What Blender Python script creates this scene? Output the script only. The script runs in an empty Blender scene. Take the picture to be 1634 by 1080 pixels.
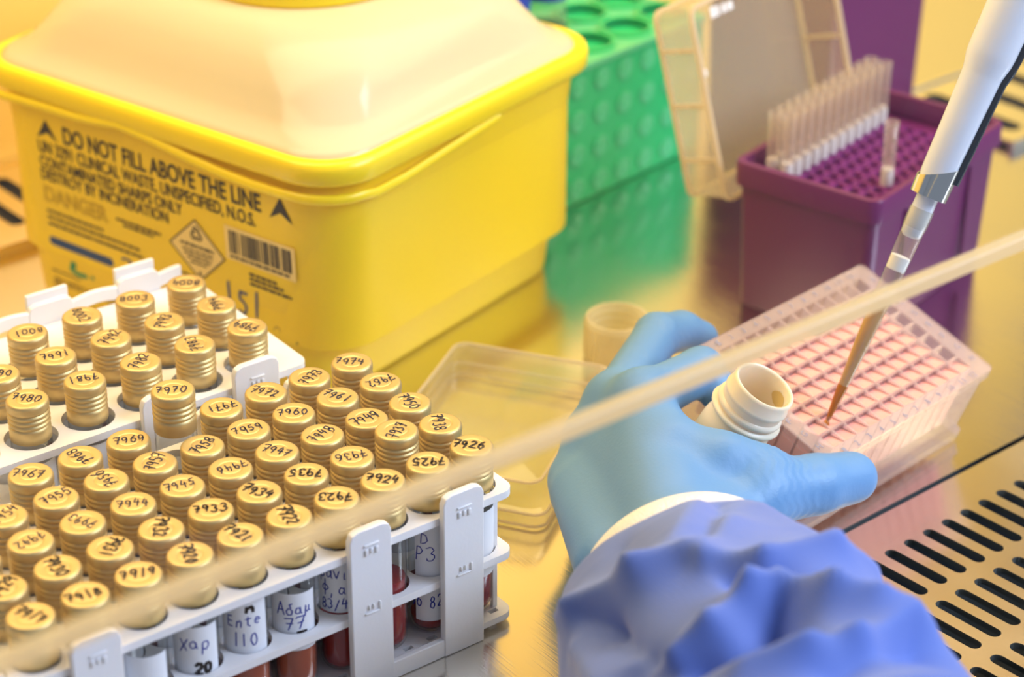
import bpy, bmesh, math, random
import numpy as np
from mathutils import Vector, Matrix

random.seed(7)
rng = np.random.default_rng(5)
SC = bpy.context.scene
COL = SC.collection
S = 0.001                                   # all lengths below are millimetres

# ------------------------------------------------------------------ camera
CAM_P = (-459.95, -625.41, 554.3)
AZ, EL, ROLL, FPX = 0.655, 0.495, 0.006, 3535.0
_d = Vector((math.cos(EL) * math.sin(AZ), math.cos(EL) * math.cos(AZ), -math.sin(EL)))
_r = _d.cross(Vector((0, 0, 1))).normalized()
_u = _r.cross(_d)
_R = _r * math.cos(ROLL) + _u * math.sin(ROLL)
_U = -_r * math.sin(ROLL) + _u * math.cos(ROLL)
cam = bpy.data.cameras.new('camera')
cam.sensor_width = 36.0
cam.lens = FPX / 1634 * 36
cam.clip_start = 0.02
cam.clip_end = 20
cam.dof.use_dof = True
cam.dof.focus_distance = 0.928
cam.dof.aperture_fstop = 6.6
cam_o = bpy.data.objects.new('camera', cam)
COL.objects.link(cam_o)
_m = Matrix((( _R.x, _U.x, -_d.x, CAM_P[0] * S), (_R.y, _U.y, -_d.y, CAM_P[1] * S),
             (_R.z, _U.z, -_d.z, CAM_P[2] * S), (0, 0, 0, 1)))
cam_o.matrix_world = _m
SC.camera = cam_o

# ------------------------------------------------------------------ view, world, lights
vs = SC.view_settings
vs.view_transform = 'Standard'
vs.look = 'None'
vs.gamma = 1
vs.use_curve_mapping = False
vs.exposure = -0.07
SC.cycles.transparent_max_bounces = 40
SC.cycles.max_bounces = 14
W = bpy.data.worlds.new('world')
SC.world = W
W.use_nodes = True
bg = W.node_tree.nodes['Background']
bg.inputs[0].default_value = (0.62, 0.74, 1.0, 1)
bg.inputs[1].default_value = 0.36


def area(name, loc, target, sx, sy, power, col):
    l = bpy.data.lights.new(name, 'AREA')
    l.shape = 'RECTANGLE'
    l.size, l.size_y = sx, sy
    l.energy = power
    l.color = col
    o = bpy.data.objects.new(name, l)
    COL.objects.link(o)
    o.location = loc
    o.rotation_euler = (Vector(target) - Vector(loc)).to_track_quat('-Z', 'Y').to_euler()
    return o


area('cabinet_lamp_light', (0.30, 0.16, 0.71), (0.32, 0.22, 0.0), 1.9, 0.35, 13.4, (1.0, 0.81, 0.50))
area('window_daylight', (1.0, -1.05, 1.05), (0.1, 0.05, 0.04), 1.0, 0.7, 40.0, (0.62, 0.74, 1.0))


# ------------------------------------------------------------------ materials
def mat(name):
    m = bpy.data.materials.new(name)
    m.use_nodes = True
    nt = m.node_tree
    return m, nt, nt.nodes['Principled BSDF'], nt.nodes['Material Output']


def node(nt, t, **kw):
    n = nt.nodes.new(t)
    for k, v in kw.items():
        setattr(n, k, v)
    return n


def lk(nt, a, b):
    nt.links.new(a, b)


def pbr(name, col, rough=0.5, metal=0.0, bump=0.0, bscale=200, coat=0.0, sss=0.0, var=0.0, vscale=30, spec=0.5):
    m, nt, p, out = mat(name)
    p.inputs['Base Color'].default_value = (*col, 1)
    p.inputs['Roughness'].default_value = rough
    p.inputs['Metallic'].default_value = metal
    p.inputs['Coat Weight'].default_value = coat
    p.inputs['Specular IOR Level'].default_value = spec
    if sss:
        p.inputs['Subsurface Weight'].default_value = sss
        p.inputs['Subsurface Radius'].default_value = (0.004, 0.003, 0.002)
        p.inputs['Subsurface Scale'].default_value = 1.0
    tc = node(nt, 'ShaderNodeTexCoord')
    if bump:
        n = node(nt, 'ShaderNodeTexNoise')
        n.inputs['Scale'].default_value = bscale
        n.inputs['Detail'].default_value = 4
        b = node(nt, 'ShaderNodeBump')
        b.inputs['Strength'].default_value = bump
        b.inputs['Distance'].default_value = 0.001
        lk(nt, tc.outputs['Object'], n.inputs['Vector'])
        lk(nt, n.outputs['Fac'], b.inputs['Height'])
        lk(nt, b.outputs['Normal'], p.inputs['Normal'])
    if var:
        n = node(nt, 'ShaderNodeTexNoise')
        n.inputs['Scale'].default_value = vscale
        n.inputs['Detail'].default_value = 3
        mr = node(nt, 'ShaderNodeMapRange')
        mr.inputs['To Min'].default_value = 1 - var
        mr.inputs['To Max'].default_value = 1 + var
        mx = node(nt, 'ShaderNodeMix', data_type='RGBA', blend_type='MULTIPLY')
        mx.inputs['Factor'].default_value = 1
        mx.inputs['A'].default_value = (*col, 1)
        lk(nt, tc.outputs['Object'], n.inputs['Vector'])
        lk(nt, n.outputs['Fac'], mr.inputs['Value'])
        lk(nt, mr.outputs['Result'], mx.inputs['B'])
        lk(nt, mx.outputs['Result'], p.inputs['Base Color'])
    return m


def clear(name, tint, haze_col, haze=0.1, gloss_rough=0.05, ior=1.45, haze_trans=0.5):
    """thin clear or frosted plastic / glass: see-through part, cloudy part, surface sheen"""
    m, nt, p, out = mat(name)
    nt.nodes.remove(p)
    tr = node(nt, 'ShaderNodeBsdfTransparent')
    tr.inputs[0].default_value = (*tint, 1)
    df = node(nt, 'ShaderNodeBsdfDiffuse')
    df.inputs[0].default_value = (*haze_col, 1)
    tl = node(nt, 'ShaderNodeBsdfTranslucent')
    tl.inputs[0].default_value = (*haze_col, 1)
    hz = node(nt, 'ShaderNodeMixShader')
    hz.inputs[0].default_value = haze_trans
    lk(nt, df.outputs[0], hz.inputs[1]); lk(nt, tl.outputs[0], hz.inputs[2])
    body = node(nt, 'ShaderNodeMixShader')
    body.inputs[0].default_value = haze
    lk(nt, tr.outputs[0], body.inputs[1]); lk(nt, hz.outputs[0], body.inputs[2])
    gl = node(nt, 'ShaderNodeBsdfGlossy')
    gl.inputs['Roughness'].default_value = gloss_rough
    fr = node(nt, 'ShaderNodeFresnel')          # same sheen from either side of a thin wall
    ge = node(nt, 'ShaderNodeNewGeometry')
    io = node(nt, 'ShaderNodeMapRange')
    io.inputs['To Min'].default_value = ior
    io.inputs['To Max'].default_value = 1 / ior
    lk(nt, ge.outputs['Backfacing'], io.inputs['Value']); lk(nt, io.outputs[0], fr.inputs['IOR'])
    mx = node(nt, 'ShaderNodeMixShader')
    lk(nt, fr.outputs[0], mx.inputs[0]); lk(nt, body.outputs[0], mx.inputs[1]); lk(nt, gl.outputs[0], mx.inputs[2])
    lk(nt, mx.outputs[0], out.inputs[0])
    return m


def steel_mat(name, col, rough, scratch):
    m, nt, p, out = mat(name)
    p.inputs['Base Color'].default_value = (*col, 1)
    p.inputs['Metallic'].default_value = 1.0
    tc = node(nt, 'ShaderNodeTexCoord')
    prev = None
    for k, (ang, sx, sy) in enumerate(((0.5, 900, 14), (-0.7, 800, 18), (1.3, 1000, 16))):
        mp = node(nt, 'ShaderNodeMapping')
        mp.inputs['Rotation'].default_value = (0, 0, ang)
        mp.inputs['Scale'].default_value = (sx, sy, 1)
        n = node(nt, 'ShaderNodeTexNoise')
        n.inputs['Scale'].default_value = 1.0
        n.inputs['Detail'].default_value = 2
        n.inputs['Distortion'].default_value = 0.6
        lk(nt, tc.outputs['Object'], mp.inputs['Vector']); lk(nt, mp.outputs[0], n.inputs['Vector'])
        if prev is None:
            prev = n.outputs['Fac']
        else:
            a = node(nt, 'ShaderNodeMath', operation='MAXIMUM')
            lk(nt, prev, a.inputs[0]); lk(nt, n.outputs['Fac'], a.inputs[1])
            prev = a.outputs[0]
    big = node(nt, 'ShaderNodeTexNoise')
    big.inputs['Scale'].default_value = 9
    lk(nt, tc.outputs['Object'], big.inputs['Vector'])
    mr = node(nt, 'ShaderNodeMapRange')
    mr.inputs['From Min'].default_value = 0.35; mr.inputs['From Max'].default_value = 0.7
    mr.inputs['To Min'].default_value = rough * 0.75; mr.inputs['To Max'].default_value = rough * 1.3
    lk(nt, big.outputs['Fac'], mr.inputs['Value']); lk(nt, mr.outputs[0], p.inputs['Roughness'])
    b = node(nt, 'ShaderNodeBump')
    b.inputs['Strength'].default_value = scratch
    b.inputs['Distance'].default_value = 0.0002
    lk(nt, prev, b.inputs['Height']); lk(nt, b.outputs[0], p.inputs['Normal'])
    return m


M = {}
M['steel'] = steel_mat('worktop_steel', (0.80, 0.77, 0.70), 0.17, 0.45)
M['grille_steel'] = steel_mat('grille_steel', (0.95, 0.90, 0.78), 0.22, 0.05)
M['dark_steel'] = pbr('dark_tray_steel', (0.012, 0.022, 0.03), 0.35, 0.6)
M['wall'] = pbr('cabinet_wall_warm_tint', (0.90, 0.62, 0.15), 0.45, 0.0, var=0.06, vscale=3)  # warm golden light put into the wall colour, for the steel to mirror
M['ceil'] = pbr('cabinet_ceiling_warm_tint', (0.66, 0.44, 0.16), 0.6)  # ceiling tinted golden: lamp warmth put into its colour
M['gold'] = pbr('gold_anodised_cap', (0.66, 0.50, 0.22), 0.46, 0.72, bump=0.03, bscale=900, var=0.05, vscale=80)
M['ink'] = pbr('navy_marker_ink', (0.012, 0.016, 0.05), 0.5)
M['ink_black'] = pbr('black_marker_ink', (0.018, 0.010, 0.006), 0.5)
M['ink_blue'] = pbr('blue_pen_ink', (0.03, 0.045, 0.33), 0.6)
M['rack'] = pbr('white_rack_plastic', (0.82, 0.81, 0.82), 0.42, bump=0.05, bscale=700, sss=0.15)
M['slot'] = pbr('slot_shade_black', (0.02, 0.02, 0.025), 0.8)  # near-black colour stands in for the shade inside slots
M['glass'] = clear('tube_glass', (0.93, 0.94, 0.93), (0.8, 0.8, 0.8), 0.05, 0.03, 1.45)
M['blood'] = pbr('dark_red_blood', (0.30, 0.010, 0.008), 0.08, coat=0.6)
M['serum'] = pbr('amber_red_serum', (0.42, 0.085, 0.03), 0.08, coat=0.6)
M['label'] = pbr('white_paper_label', (0.82, 0.83, 0.86), 0.7, bump=0.05, bscale=500)
M['yellow'] = pbr('yellow_bin_plastic', (0.90, 0.62, 0.006), 0.38, bump=0.06, bscale=250, sss=0.12, var=0.03, vscale=12)
M['yellow_rim'] = pbr('bright_yellow_plastic', (0.93, 0.70, 0.006), 0.30, bump=0.04, bscale=200, sss=0.15)
M['bin_print'] = pbr('black_print', (0.035, 0.026, 0.02), 0.6)
M['brown_print'] = pbr('thin_brown_print', (0.33, 0.20, 0.02), 0.6)
M['blue_print'] = pbr('blue_print', (0.02, 0.06, 0.20), 0.6)
M['green_print'] = pbr('green_print', (0.04, 0.28, 0.12), 0.6)
M['cream_label'] = pbr('cream_label_paper', (0.87, 0.66, 0.25), 0.65)
M['purple'] = pbr('purple_plastic', (0.125, 0.008, 0.088), 0.34, sss=0.15, bump=0.04, bscale=120)
M['purple_light'] = pbr('light_purple_plastic', (0.27, 0.035, 0.23), 0.36, sss=0.2)
M['green'] = pbr('green_plastic', (0.015, 0.50, 0.16), 0.35, sss=0.2)
M['green_ring'] = pbr('pale_green_plastic', (0.08, 0.56, 0.25), 0.4, sss=0.2)
M['green_top'] = pbr('light_green_plastic', (0.10, 0.55, 0.24), 0.35, sss=0.2)
M['dome'] = clear('milky_lid_plastic', (1, 0.97, 0.86), (0.92, 0.88, 0.64), 0.84, 0.16, 1.4, 0.4)
M['lidclear'] = clear('cloudy_clear_plastic', (0.97, 0.95, 0.90), (0.92, 0.80, 0.64), 0.24, 0.18, 1.45, 0.5)
M['lidrib'] = clear('cloudy_clear_rib', (0.97, 0.95, 0.9), (0.92, 0.80, 0.60), 0.62, 0.2, 1.45, 0.5)
M['traylid'] = clear('hazy_clear_lid', (0.97, 0.96, 0.90), (0.92, 0.84, 0.62), 0.16, 0.14, 1.45, 0.5)
M['plate'] = clear('frosted_polypropylene', (0.96, 0.92, 0.92), (0.88, 0.74, 0.70), 0.27, 0.22, 1.48, 0.55)
M['plate_deck'] = clear('frosted_polypropylene_deck', (0.96, 0.92, 0.92), (0.92, 0.78, 0.72), 0.28, 0.22, 1.4, 0.45)
M['plate_well'] = clear('frosted_well_wall', (0.97, 0.94, 0.93), (0.90, 0.80, 0.78), 0.30, 0.22, 1.48, 0.55)
M['pink'] = pbr('pink_liquid', (0.90, 0.42, 0.35), 0.18, sss=0.3)
M['grey_print'] = pbr('grey_moulded_print', (0.28, 0.26, 0.32), 0.6)
M['bottle'] = pbr('milky_bottle_plastic', (0.80, 0.70, 0.52), 0.36, sss=0.5, coat=0.15)
M['sample'] = pbr('ochre_sample', (0.55, 0.30, 0.06), 0.3)
M['stain'] = pbr('dried_ochre_stain', (0.66, 0.47, 0.17), 0.4)
M['pip_white'] = pbr('cool_tinted_pipette_plastic', (0.76, 0.79, 0.88), 0.30, coat=0.2, sss=0.1)  # blue cast of the cool front light put into the base colour
M['pip_dark'] = pbr('black_pipette_rod', (0.012, 0.014, 0.02), 0.22, coat=0.4)
M['chrome'] = pbr('polished_steel_clip', (0.80, 0.78, 0.72), 0.12, 1.0)
M['tip'] = clear('clear_tip_plastic', (0.97, 0.96, 0.93), (0.9, 0.85, 0.75), 0.14, 0.08, 1.45, 0.5)
M['tip_bg'] = clear('clear_rack_tip_plastic', (0.97, 0.95, 0.92), (0.95, 0.84, 0.76), 0.19, 0.12, 1.45, 0.5)
M['filter'] = pbr('white_filter_plug', (0.92, 0.90, 0.88), 0.8)
M['amber'] = pbr('amber_fluid', (0.52, 0.27, 0.07), 0.12, sss=0.3)
M['amber_dark'] = pbr('dark_orange_fluid', (0.42, 0.13, 0.012), 0.12)
M['capclear'] = clear('cloudy_cap_plastic', (0.98, 0.95, 0.82), (0.93, 0.82, 0.52), 0.5, 0.2, 1.45, 0.5)
M['blue_cap'] = pbr('blue_cap_plastic', (0.02, 0.04, 0.36), 0.4)
M['glove'] = pbr('blue_nitrile', (0.125, 0.285, 0.52), 0.48, bump=0.10, bscale=700, sss=0.06)
M['knit'] = pbr('white_knit_cuff', (0.80, 0.78, 0.77), 0.9, bump=0.8, bscale=900)
M['sash'] = clear('sash_glass', (0.985, 0.985, 0.97), (0.8, 0.75, 0.6), 0.0, 0.02, 1.35)
M['sash_edge'] = clear('ground_glass_edge', (0.95, 0.9, 0.75), (0.95, 0.84, 0.58), 0.66, 0.3, 1.4, 0.6)


def gown_material():
    m, nt, p, out = mat('blue_nonwoven_gown')
    p.inputs['Base Color'].default_value = (0.105, 0.175, 0.50, 1)
    p.inputs['Roughness'].default_value = 0.75
    p.inputs['Sheen Weight'].default_value = 0.35
    p.inputs['Sheen Tint'].default_value = (0.8, 0.82, 1, 1)
    tc = node(nt, 'ShaderNodeTexCoord')
    vo = node(nt, 'ShaderNodeTexVoronoi')
    vo.inputs['Scale'].default_value = 900
    vo.inputs['Randomness'].default_value = 0.25
    b = node(nt, 'ShaderNodeBump')
    b.inputs['Strength'].default_value = 0.25
    b.inputs['Distance'].default_value = 0.0004
    lk(nt, tc.outputs['Object'], vo.inputs['Vector'])
    lk(nt, vo.outputs['Distance'], b.inputs['Height'])
    lk(nt, b.outputs[0], p.inputs['Normal'])
    return m


M['gown'] = gown_material()


# ------------------------------------------------------------------ builders
def empty(name, loc=(0, 0, 0), rot=None, label=None, cat=None, group=None):
    o = bpy.data.objects.new(name, None)
    COL.objects.link(o)
    o.empty_display_size = 0.01
    o.location = Vector(loc) * S
    if rot is not None:
        o.rotation_euler = rot.to_euler() if isinstance(rot, Matrix) else rot
    if label:
        o['label'] = label
    if cat:
        o['category'] = cat
    if group:
        o['group'] = group
    return o


def tag(o, label=None, cat=None, group=None, kind=None):
    if label: o['label'] = label
    if cat: o['category'] = cat
    if group: o['group'] = group
    if kind: o['kind'] = kind
    return o


class MB:
    def __init__(s):
        s.V = []; s.F = []; s.I = []

    def add(s, V, F, mi=0, fr=None):
        b = len(s.V)
        if fr is not None:
            o, ex, ey, ez = fr
            V = [(o[0] + ex[0] * x + ey[0] * y + ez[0] * z, o[1] + ex[1] * x + ey[1] * y + ez[1] * z,
                  o[2] + ex[2] * x + ey[2] * y + ez[2] * z) for x, y, z in V]
        s.V += [tuple(v) for v in V]
        s.F += [tuple(i + b for i in f) for f in F]
        s.I += [mi] * len(F)
        return s

    def box(s, x0, x1, y0, y1, z0, z1, mi=0, fr=None):
        V = [(x0, y0, z0), (x1, y0, z0), (x1, y1, z0), (x0, y1, z0), (x0, y0, z1), (x1, y0, z1), (x1, y1, z1), (x0, y1, z1)]
        F = [(0, 3, 2, 1), (4, 5, 6, 7), (0, 1, 5, 4), (1, 2, 6, 5), (2, 3, 7, 6), (3, 0, 4, 7)]
        return s.add(V, F, mi, fr)

    def loft(s, loops, mi=0, fr=None, cap0=True, cap1=True, closed=True):
        n = len(loops[0]); V = [p for l in loops for p in l]; F = []
        for k in range(len(loops) - 1):
            for i in range(n if closed else n - 1):
                j = (i + 1) % n
                F.append((k * n + i, k * n + j, (k + 1) * n + j, (k + 1) * n + i))
        if cap0: F.append(tuple(reversed(range(n))))
        if cap1: F.append(tuple(range((len(loops) - 1) * n, len(loops) * n)))
        return s.add(V, F, mi, fr)

    def lathe(s, prof, n=32, mi=0, fr=None, cap0=True, cap1=True):
        loops = [[(r * math.cos(2 * math.pi * i / n), r * math.sin(2 * math.pi * i / n), z) for i in range(n)] for r, z in prof]
        return s.loft(loops, mi, fr, cap0, cap1)

    def tube(s, path, rad, n=10, mi=0, flat=1.0, upv=(0, 0, 1)):
        P = [Vector(p) for p in path]
        R = rad if isinstance(rad, (list, tuple)) else [rad] * len(P)
        loops = []
        for i, p in enumerate(P):
            t = (P[min(i + 1, len(P) - 1)] - P[max(i - 1, 0)]).normalized()
            a = Vector(upv) - t * t.dot(Vector(upv))
            if a.length < 1e-4: a = Vector((1, 0, 0)) - t * t.x
            a.normalize(); b = t.cross(a)
            loops.append([tuple(p + a * R[i] * flat * math.cos(2 * math.pi * k / n) + b * R[i] * math.sin(2 * math.pi * k / n)) for k in range(n)])
        return s.loft(loops, mi)

    def obj(s, name, mats, parent=None, sharp=35, bevel=0, smooth=True):
        me = bpy.data.meshes.new(name)
        me.from_pydata([(x * S, y * S, z * S) for x, y, z in s.V], [], s.F)
        if not isinstance(mats, (list, tuple)): mats = [mats]
        for m in mats: me.materials.append(m)
        if len(mats) > 1:
            me.polygons.foreach_set('material_index', s.I)
        me.polygons.foreach_set('use_smooth', [smooth] * len(me.polygons))
        bm = bmesh.new(); bm.from_mesh(me)
        bmesh.ops.recalc_face_normals(bm, faces=bm.faces)
        bm.to_mesh(me); bm.free()
        if smooth and sharp < 180: me.set_sharp_from_angle(angle=math.radians(sharp))
        me.update()
        o = bpy.data.objects.new(name, me)
        COL.objects.link(o)
        if parent is not None: o.parent = parent
        if bevel:
            b = o.modifiers.new('bevel', 'BEVEL')
            b.width = bevel * S; b.segments = 2; b.limit_method = 'ANGLE'; b.angle_limit = math.radians(40)
        return o


def rrect(a, b, r, n=6, cx=0, cy=0):
    P = []
    for sx, sy, t0 in ((1, 1, 0), (-1, 1, 90), (-1, -1, 180), (1, -1, 270)):
        for i in range(n + 1):
            t = math.radians(t0 + 90 * i / n)
            P.append((cx + sx * (a / 2 - r) + r * math.cos(t), cy + sy * (b / 2 - r) + r * math.sin(t)))
    return P


def circ(x, y, r, n=24):
    return [(x + r * math.cos(2 * math.pi * i / n), y + r * math.sin(2 * math.pi * i / n)) for i in range(n)]


def stadium(x, y, ln, w, ang, n=7):
    P = []
    r = w / 2
    for i in range(n + 1): P.append((-(ln / 2 - r) - r * math.sin(math.pi * i / n), r * math.cos(math.pi * i / n)))
    for i in range(n + 1): P.append(((ln / 2 - r) + r * math.sin(math.pi * i / n), -r * math.cos(math.pi * i / n)))
    c, s = math.cos(ang), math.sin(ang)
    return [(x + a * c - b * s, y + a * s + b * c) for a, b in P]


def plate2d(loops, thick):
    """flat plate with holes: outline + hole loops, thickness centred on z = 0"""
    cu = bpy.data.curves.new('plate', 'CURVE')
    cu.dimensions = '2D'
    cu.fill_mode = 'BOTH'
    cu.extrude = thick / 2
    for L in loops:
        sp = cu.splines.new('POLY')
        sp.points.add(len(L) - 1)
        for p, q in zip(sp.points, L): p.co = (q[0], q[1], 0, 1)
        sp.use_cyclic_u = True
    return curve_mesh(cu)


def curve_mesh(cu):
    o = bpy.data.objects.new('tmp', cu)
    COL.objects.link(o)
    dg = bpy.context.evaluated_depsgraph_get()
    me = o.evaluated_get(dg).to_mesh()
    V = [tuple(v.co) for v in me.vertices]
    F = [tuple(p.vertices) for p in me.polygons]
    o.evaluated_get(dg).to_mesh_clear()
    bpy.data.objects.remove(o)
    bpy.data.curves.remove(cu)
    return V, F


def text2d(body, x0, x1, y0, y1, bold=0.0, outline=0.0, thick=0.12):
    """printed lettering fitted to a rectangle"""
    cu = bpy.data.curves.new('t', 'FONT')
    cu.body = body
    cu.size = 10
    if outline:
        cu.fill_mode = 'NONE'; cu.bevel_depth = outline; cu.bevel_resolution = 0
    else:
        cu.offset = bold; cu.extrude = thick
    V, F = curve_mesh(cu)
    xs = [v[0] for v in V]; ys = [v[1] for v in V]
    ax, bx, ay, by = min(xs), max(xs), min(ys), max(ys)
    return [(x0 + (v[0] - ax) / (bx - ax) * (x1 - x0), y0 + (v[1] - ay) / (by - ay) * (y1 - y0), v[2]) for v in V], F


def arc(cx, cy, rx, ry, a0, a1, n=10):
    return [(cx + rx * math.cos(math.radians(a0 + (a1 - a0) * i / n)), cy + ry * math.sin(math.radians(a0 + (a1 - a0) * i / n))) for i in range(n + 1)]


GLYPH = {  # hand lettering as pen strokes in a 0.8 x 1.3 cell
    '0': [arc(.4, .6, .33, .55, 80, 435)],
    '1': [[(.42, 1.25), (.38, 0)]],
    '2': [arc(.38, .9, .3, .32, 160, -30, 8) + [(.08, .05), (.3, .1), (.75, .04)]],
    '3': [arc(.33, .95, .28, .28, 150, -80, 8) + arc(.33, .35, .34, .34, 80, -150, 9)],
    '4': [[(.3, 1.25), (.06, .55), (.75, .6)], [(.6, 1.0), (.52, 0)]],
    '5': [[(.7, 1.2), (.22, 1.18), (.16, .72)] + arc(.34, .38, .32, .36, 110, -140, 9)],
    '6': [[(.62, 1.25), (.3, .95)] + arc(.4, .36, .3, .34, 150, 500, 12)],
    '7': [[(.04, 1.1), (.12, 1.2), (.74, 1.22), (.36, 0)], [(.2, .62), (.72, .66)]],
    '8': [arc(.4, .92, .25, .28, -90, 270, 10) + arc(.4, .32, .31, .32, 90, -270, 10)],
    '9': [arc(.38, .86, .28, .32, 20, 380, 12) + [(.64, .5), (.5, 0)]],
    '/': [[(.7, 1.2), (.1, -.1)]], ',': [[(.3, .15), (.15, -.2)]], "'": [[(.3, 1.3), (.2, 1.0)]],
    'A': [[(.02, 0), (.4, 1.25), (.75, 0)], [(.15, .45), (.65, .45)]],
    'd': [[(.7, 1.2), (.35, 1.15), (.5, .8)] + arc(.38, .35, .3, .36, 70, 430, 12)],
    'a': [arc(.35, .38, .28, .34, 40, 400, 11) + [(.66, .7), (.62, .15), (.78, .02)]],
    'u': [[(.1, -.35), (.2, .7), (.2, .2), (.4, .02), (.6, .25), (.62, .7), (.62, .1), (.78, .05)]],
    'X': [[(.05, 1.0), (.7, 0)], [(.75, 1.05), (.0, -.15)]],
    'p': [[(.15, -.4), (.2, .7)] + arc(.42, .38, .28, .34, 150, -150, 10)],
    'E': [[(.7, 1.1), (.15, 1.1), (.1, 0), (.7, 0)], [(.12, .55), (.6, .58)]],
    'n': [[(.1, 0), (.12, .7), (.2, .5), (.5, .72), (.62, .5), (.62, 0)]],
    't': [[(.4, 1.0), (.36, .1), (.6, .0)], [(.1, .72), (.7, .74)]],
    'e': [[(.1, .4), (.65, .45)] + arc(.38, .38, .3, .34, 10, 310, 10)],
    'F': [arc(.4, .55, .34, .3, 0, 360, 12), [(.42, 1.25), (.38, -.2)]],
    'v': [[(.08, .7), (.35, .02), (.68, .72)]], 'i': [[(.3, .7), (.3, .05), (.45, 0)]],
    'K': [[(.12, 1.2), (.1, 0)], [(.72, 1.2), (.14, .6), (.75, 0)]],
    'D': [[(.14, 0), (.16, 1.2)] + arc(.16, .6, .55, .6, 90, -90, 10)],
    'P': [[(.14, 0), (.16, 1.2)] + arc(.2, .88, .42, .32, 90, -90, 8)],
    '-': [[(.1, .5), (.75, .55)]], ' ': [],
}


def resample(P, n):
    P = [np.array(p, float) for p in P]
    out = [P[0]]
    for a, b in zip(P[:-1], P[1:]):
        k = max(1, int(np.linalg.norm(b - a) / n))
        for i in range(1, k + 1): out.append(a + (b - a) * i / k)
    return out


def scrawl(text, width, height, pen, rnd, jit=0.06):
    """hand-written line centred on the origin, as ribbons in the xy plane"""
    V, F = [], []
    n = len(text)
    cw = width / n
    for i, ch in enumerate(text):
        ox = -width / 2 + i * cw
        dy = rnd.uniform(-.1, .1) * height
        sc = rnd.uniform(.88, 1.08)
        sl = rnd.uniform(-.05, .22)
        for st in GLYPH[ch]:
            pts = [(ox + (x * .95 + y * sl * .3) * cw * 1.05 * sc, dy + (y - .6) / 1.2 * height * sc) for x, y in st]
            pts = [(x + rnd.uniform(-jit, jit) * cw, y + rnd.uniform(-jit, jit) * height) for x, y in pts]
            Q = resample(pts, max(pen * .8, .4))
            b = len(V)
            m = len(Q)
            for k, q in enumerate(Q):
                t = Q[min(k + 1, m - 1)] - Q[max(k - 1, 0)]
                L = np.linalg.norm(t)
                t = t / L if L > 1e-6 else np.array((1., 0))
                nn = np.array((-t[1], t[0])) * pen / 2 * (0.75 if k in (0, m - 1) else 1)
                e = t * pen * .4 * (1 if k == m - 1 else -1 if k == 0 else 0)
                V.append((q[0] + nn[0] + e[0], q[1] + nn[1] + e[1], 0)); V.append((q[0] - nn[0] + e[0], q[1] - nn[1] + e[1], 0))
            for k in range(m - 1):
                F.append((b + 2 * k, b + 2 * k + 1, b + 2 * k + 3, b + 2 * k + 2))
    return V, F


def frame(o, ex, ez):
    ex = Vector(ex); ez = Vector(ez).normalized()
    ex = (ex - ez * ex.dot(ez)).normalized()
    return (tuple(o), tuple(ex), tuple(ez.cross(ex)), tuple(ez))


def dup(root, loc, label):
    """copy of a thing together with its parts and sub-parts"""
    r = root.copy(); COL.objects.link(r); r.location = Vector(loc) * S; r['label'] = label
    for ch in list(root.children):
        c = ch.copy(); COL.objects.link(c); c.parent = r
        for g in ch.children:
            q = g.copy(); COL.objects.link(q); q.parent = c
    return r


# ================================================================== SETTING
GO = Vector((151.4, -72.3, 0)); GA = math.radians(3.0)
gx = Vector((math.cos(GA), math.sin(GA), 0)); gy = Vector((-math.sin(GA), math.cos(GA), 0))
GF = (tuple(GO), tuple(gx), tuple(gy), (0, 0, 1))

mb = MB()
V, F = plate2d([[(-1000, 24.5), (1100, 24.5), (1100, 640), (-1000, 640)]], 4)
mb.add([(x, y, z - 2) for x, y, z in V], F, 0, GF)
tag(mb.obj('floor', M['steel']), kind='structure')

# front air grille with slots
holes = []
for j in range(-2, 16):
    for row in range(4):
        holes.append(stadium(j * 13.02 + 1.6, -16.4 - row * 40.2, 33.5, 6.6, math.radians(91.5)))
mb = MB()
V, F = plate2d([[(-1000, -190), (1100, -190), (1100, 21.5), (-1000, 21.5)]] + holes, 3)
mb.add([(x, y, z - 1.6) for x, y, z in V], F, 0, GF)
g = mb.obj('air_grille', M['grille_steel'], sharp=40)
tag(g, 'polished steel front air grille with rows of long rounded slots', 'grille')
mb = MB()
mb.box(-1000, 1100, -190, 60, -44, -42, 0, GF)
tag(mb.obj('trim_1', M['dark_steel']), kind='structure')

# rear wall, right wall, ceiling
mb = MB(); mb.box(-1000, 1100, 640, 646, -10, 760, 0, GF)
tag(mb.obj('wall_back', M['wall']), kind='structure')
mb = MB(); mb.box(-1000, 1100, 40, 646, 735, 741, 0, GF)
tag(mb.obj('ceiling', M['ceil']), kind='structure')

# rear grille strips
def slot_strip(name, label, x0, x1, y0, y1, sl):
    mb = MB()
    V, F = plate2d([[(x0, y0), (x1, y0), (x1, y1), (x0, y1)]] + sl, 2)
    mb.add([(x, y, z + 4) for x, y, z in V], F, 0, GF)
    mb.box(x0, x1, y0, y1, 0.3, 0.8, 1, GF)  # solid black sheet under the slots, painting their inner shade
    mb.box(x0 - 2, x1 + 2, y0 - 3, y0, 0.2, 6.5, 0, GF)
    mb.box(x0 - 2, x1 + 2, y1, y1 + 3, 0.2, 6.5, 0, GF)
    o = mb.obj(name, [M['grille_steel'], M['slot']])
    tag(o, label, 'grille')
slot_strip('rear_air_grille', 'slotted steel air grille behind the big yellow bin, seen at its left', -420, 120, 520, 618,
           [stadium(-400 + 21 * k, 572, 66, 10, math.radians(90)) for k in range(24)])
slot_strip('rear_air_grille', 'blurred slotted steel strip at the far upper right behind the pipette', 430, 640, 250, 345,
           [stadium(450 + 34 * k, 298, 76, 14, math.radians(90)) for k in range(6)])

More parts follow.
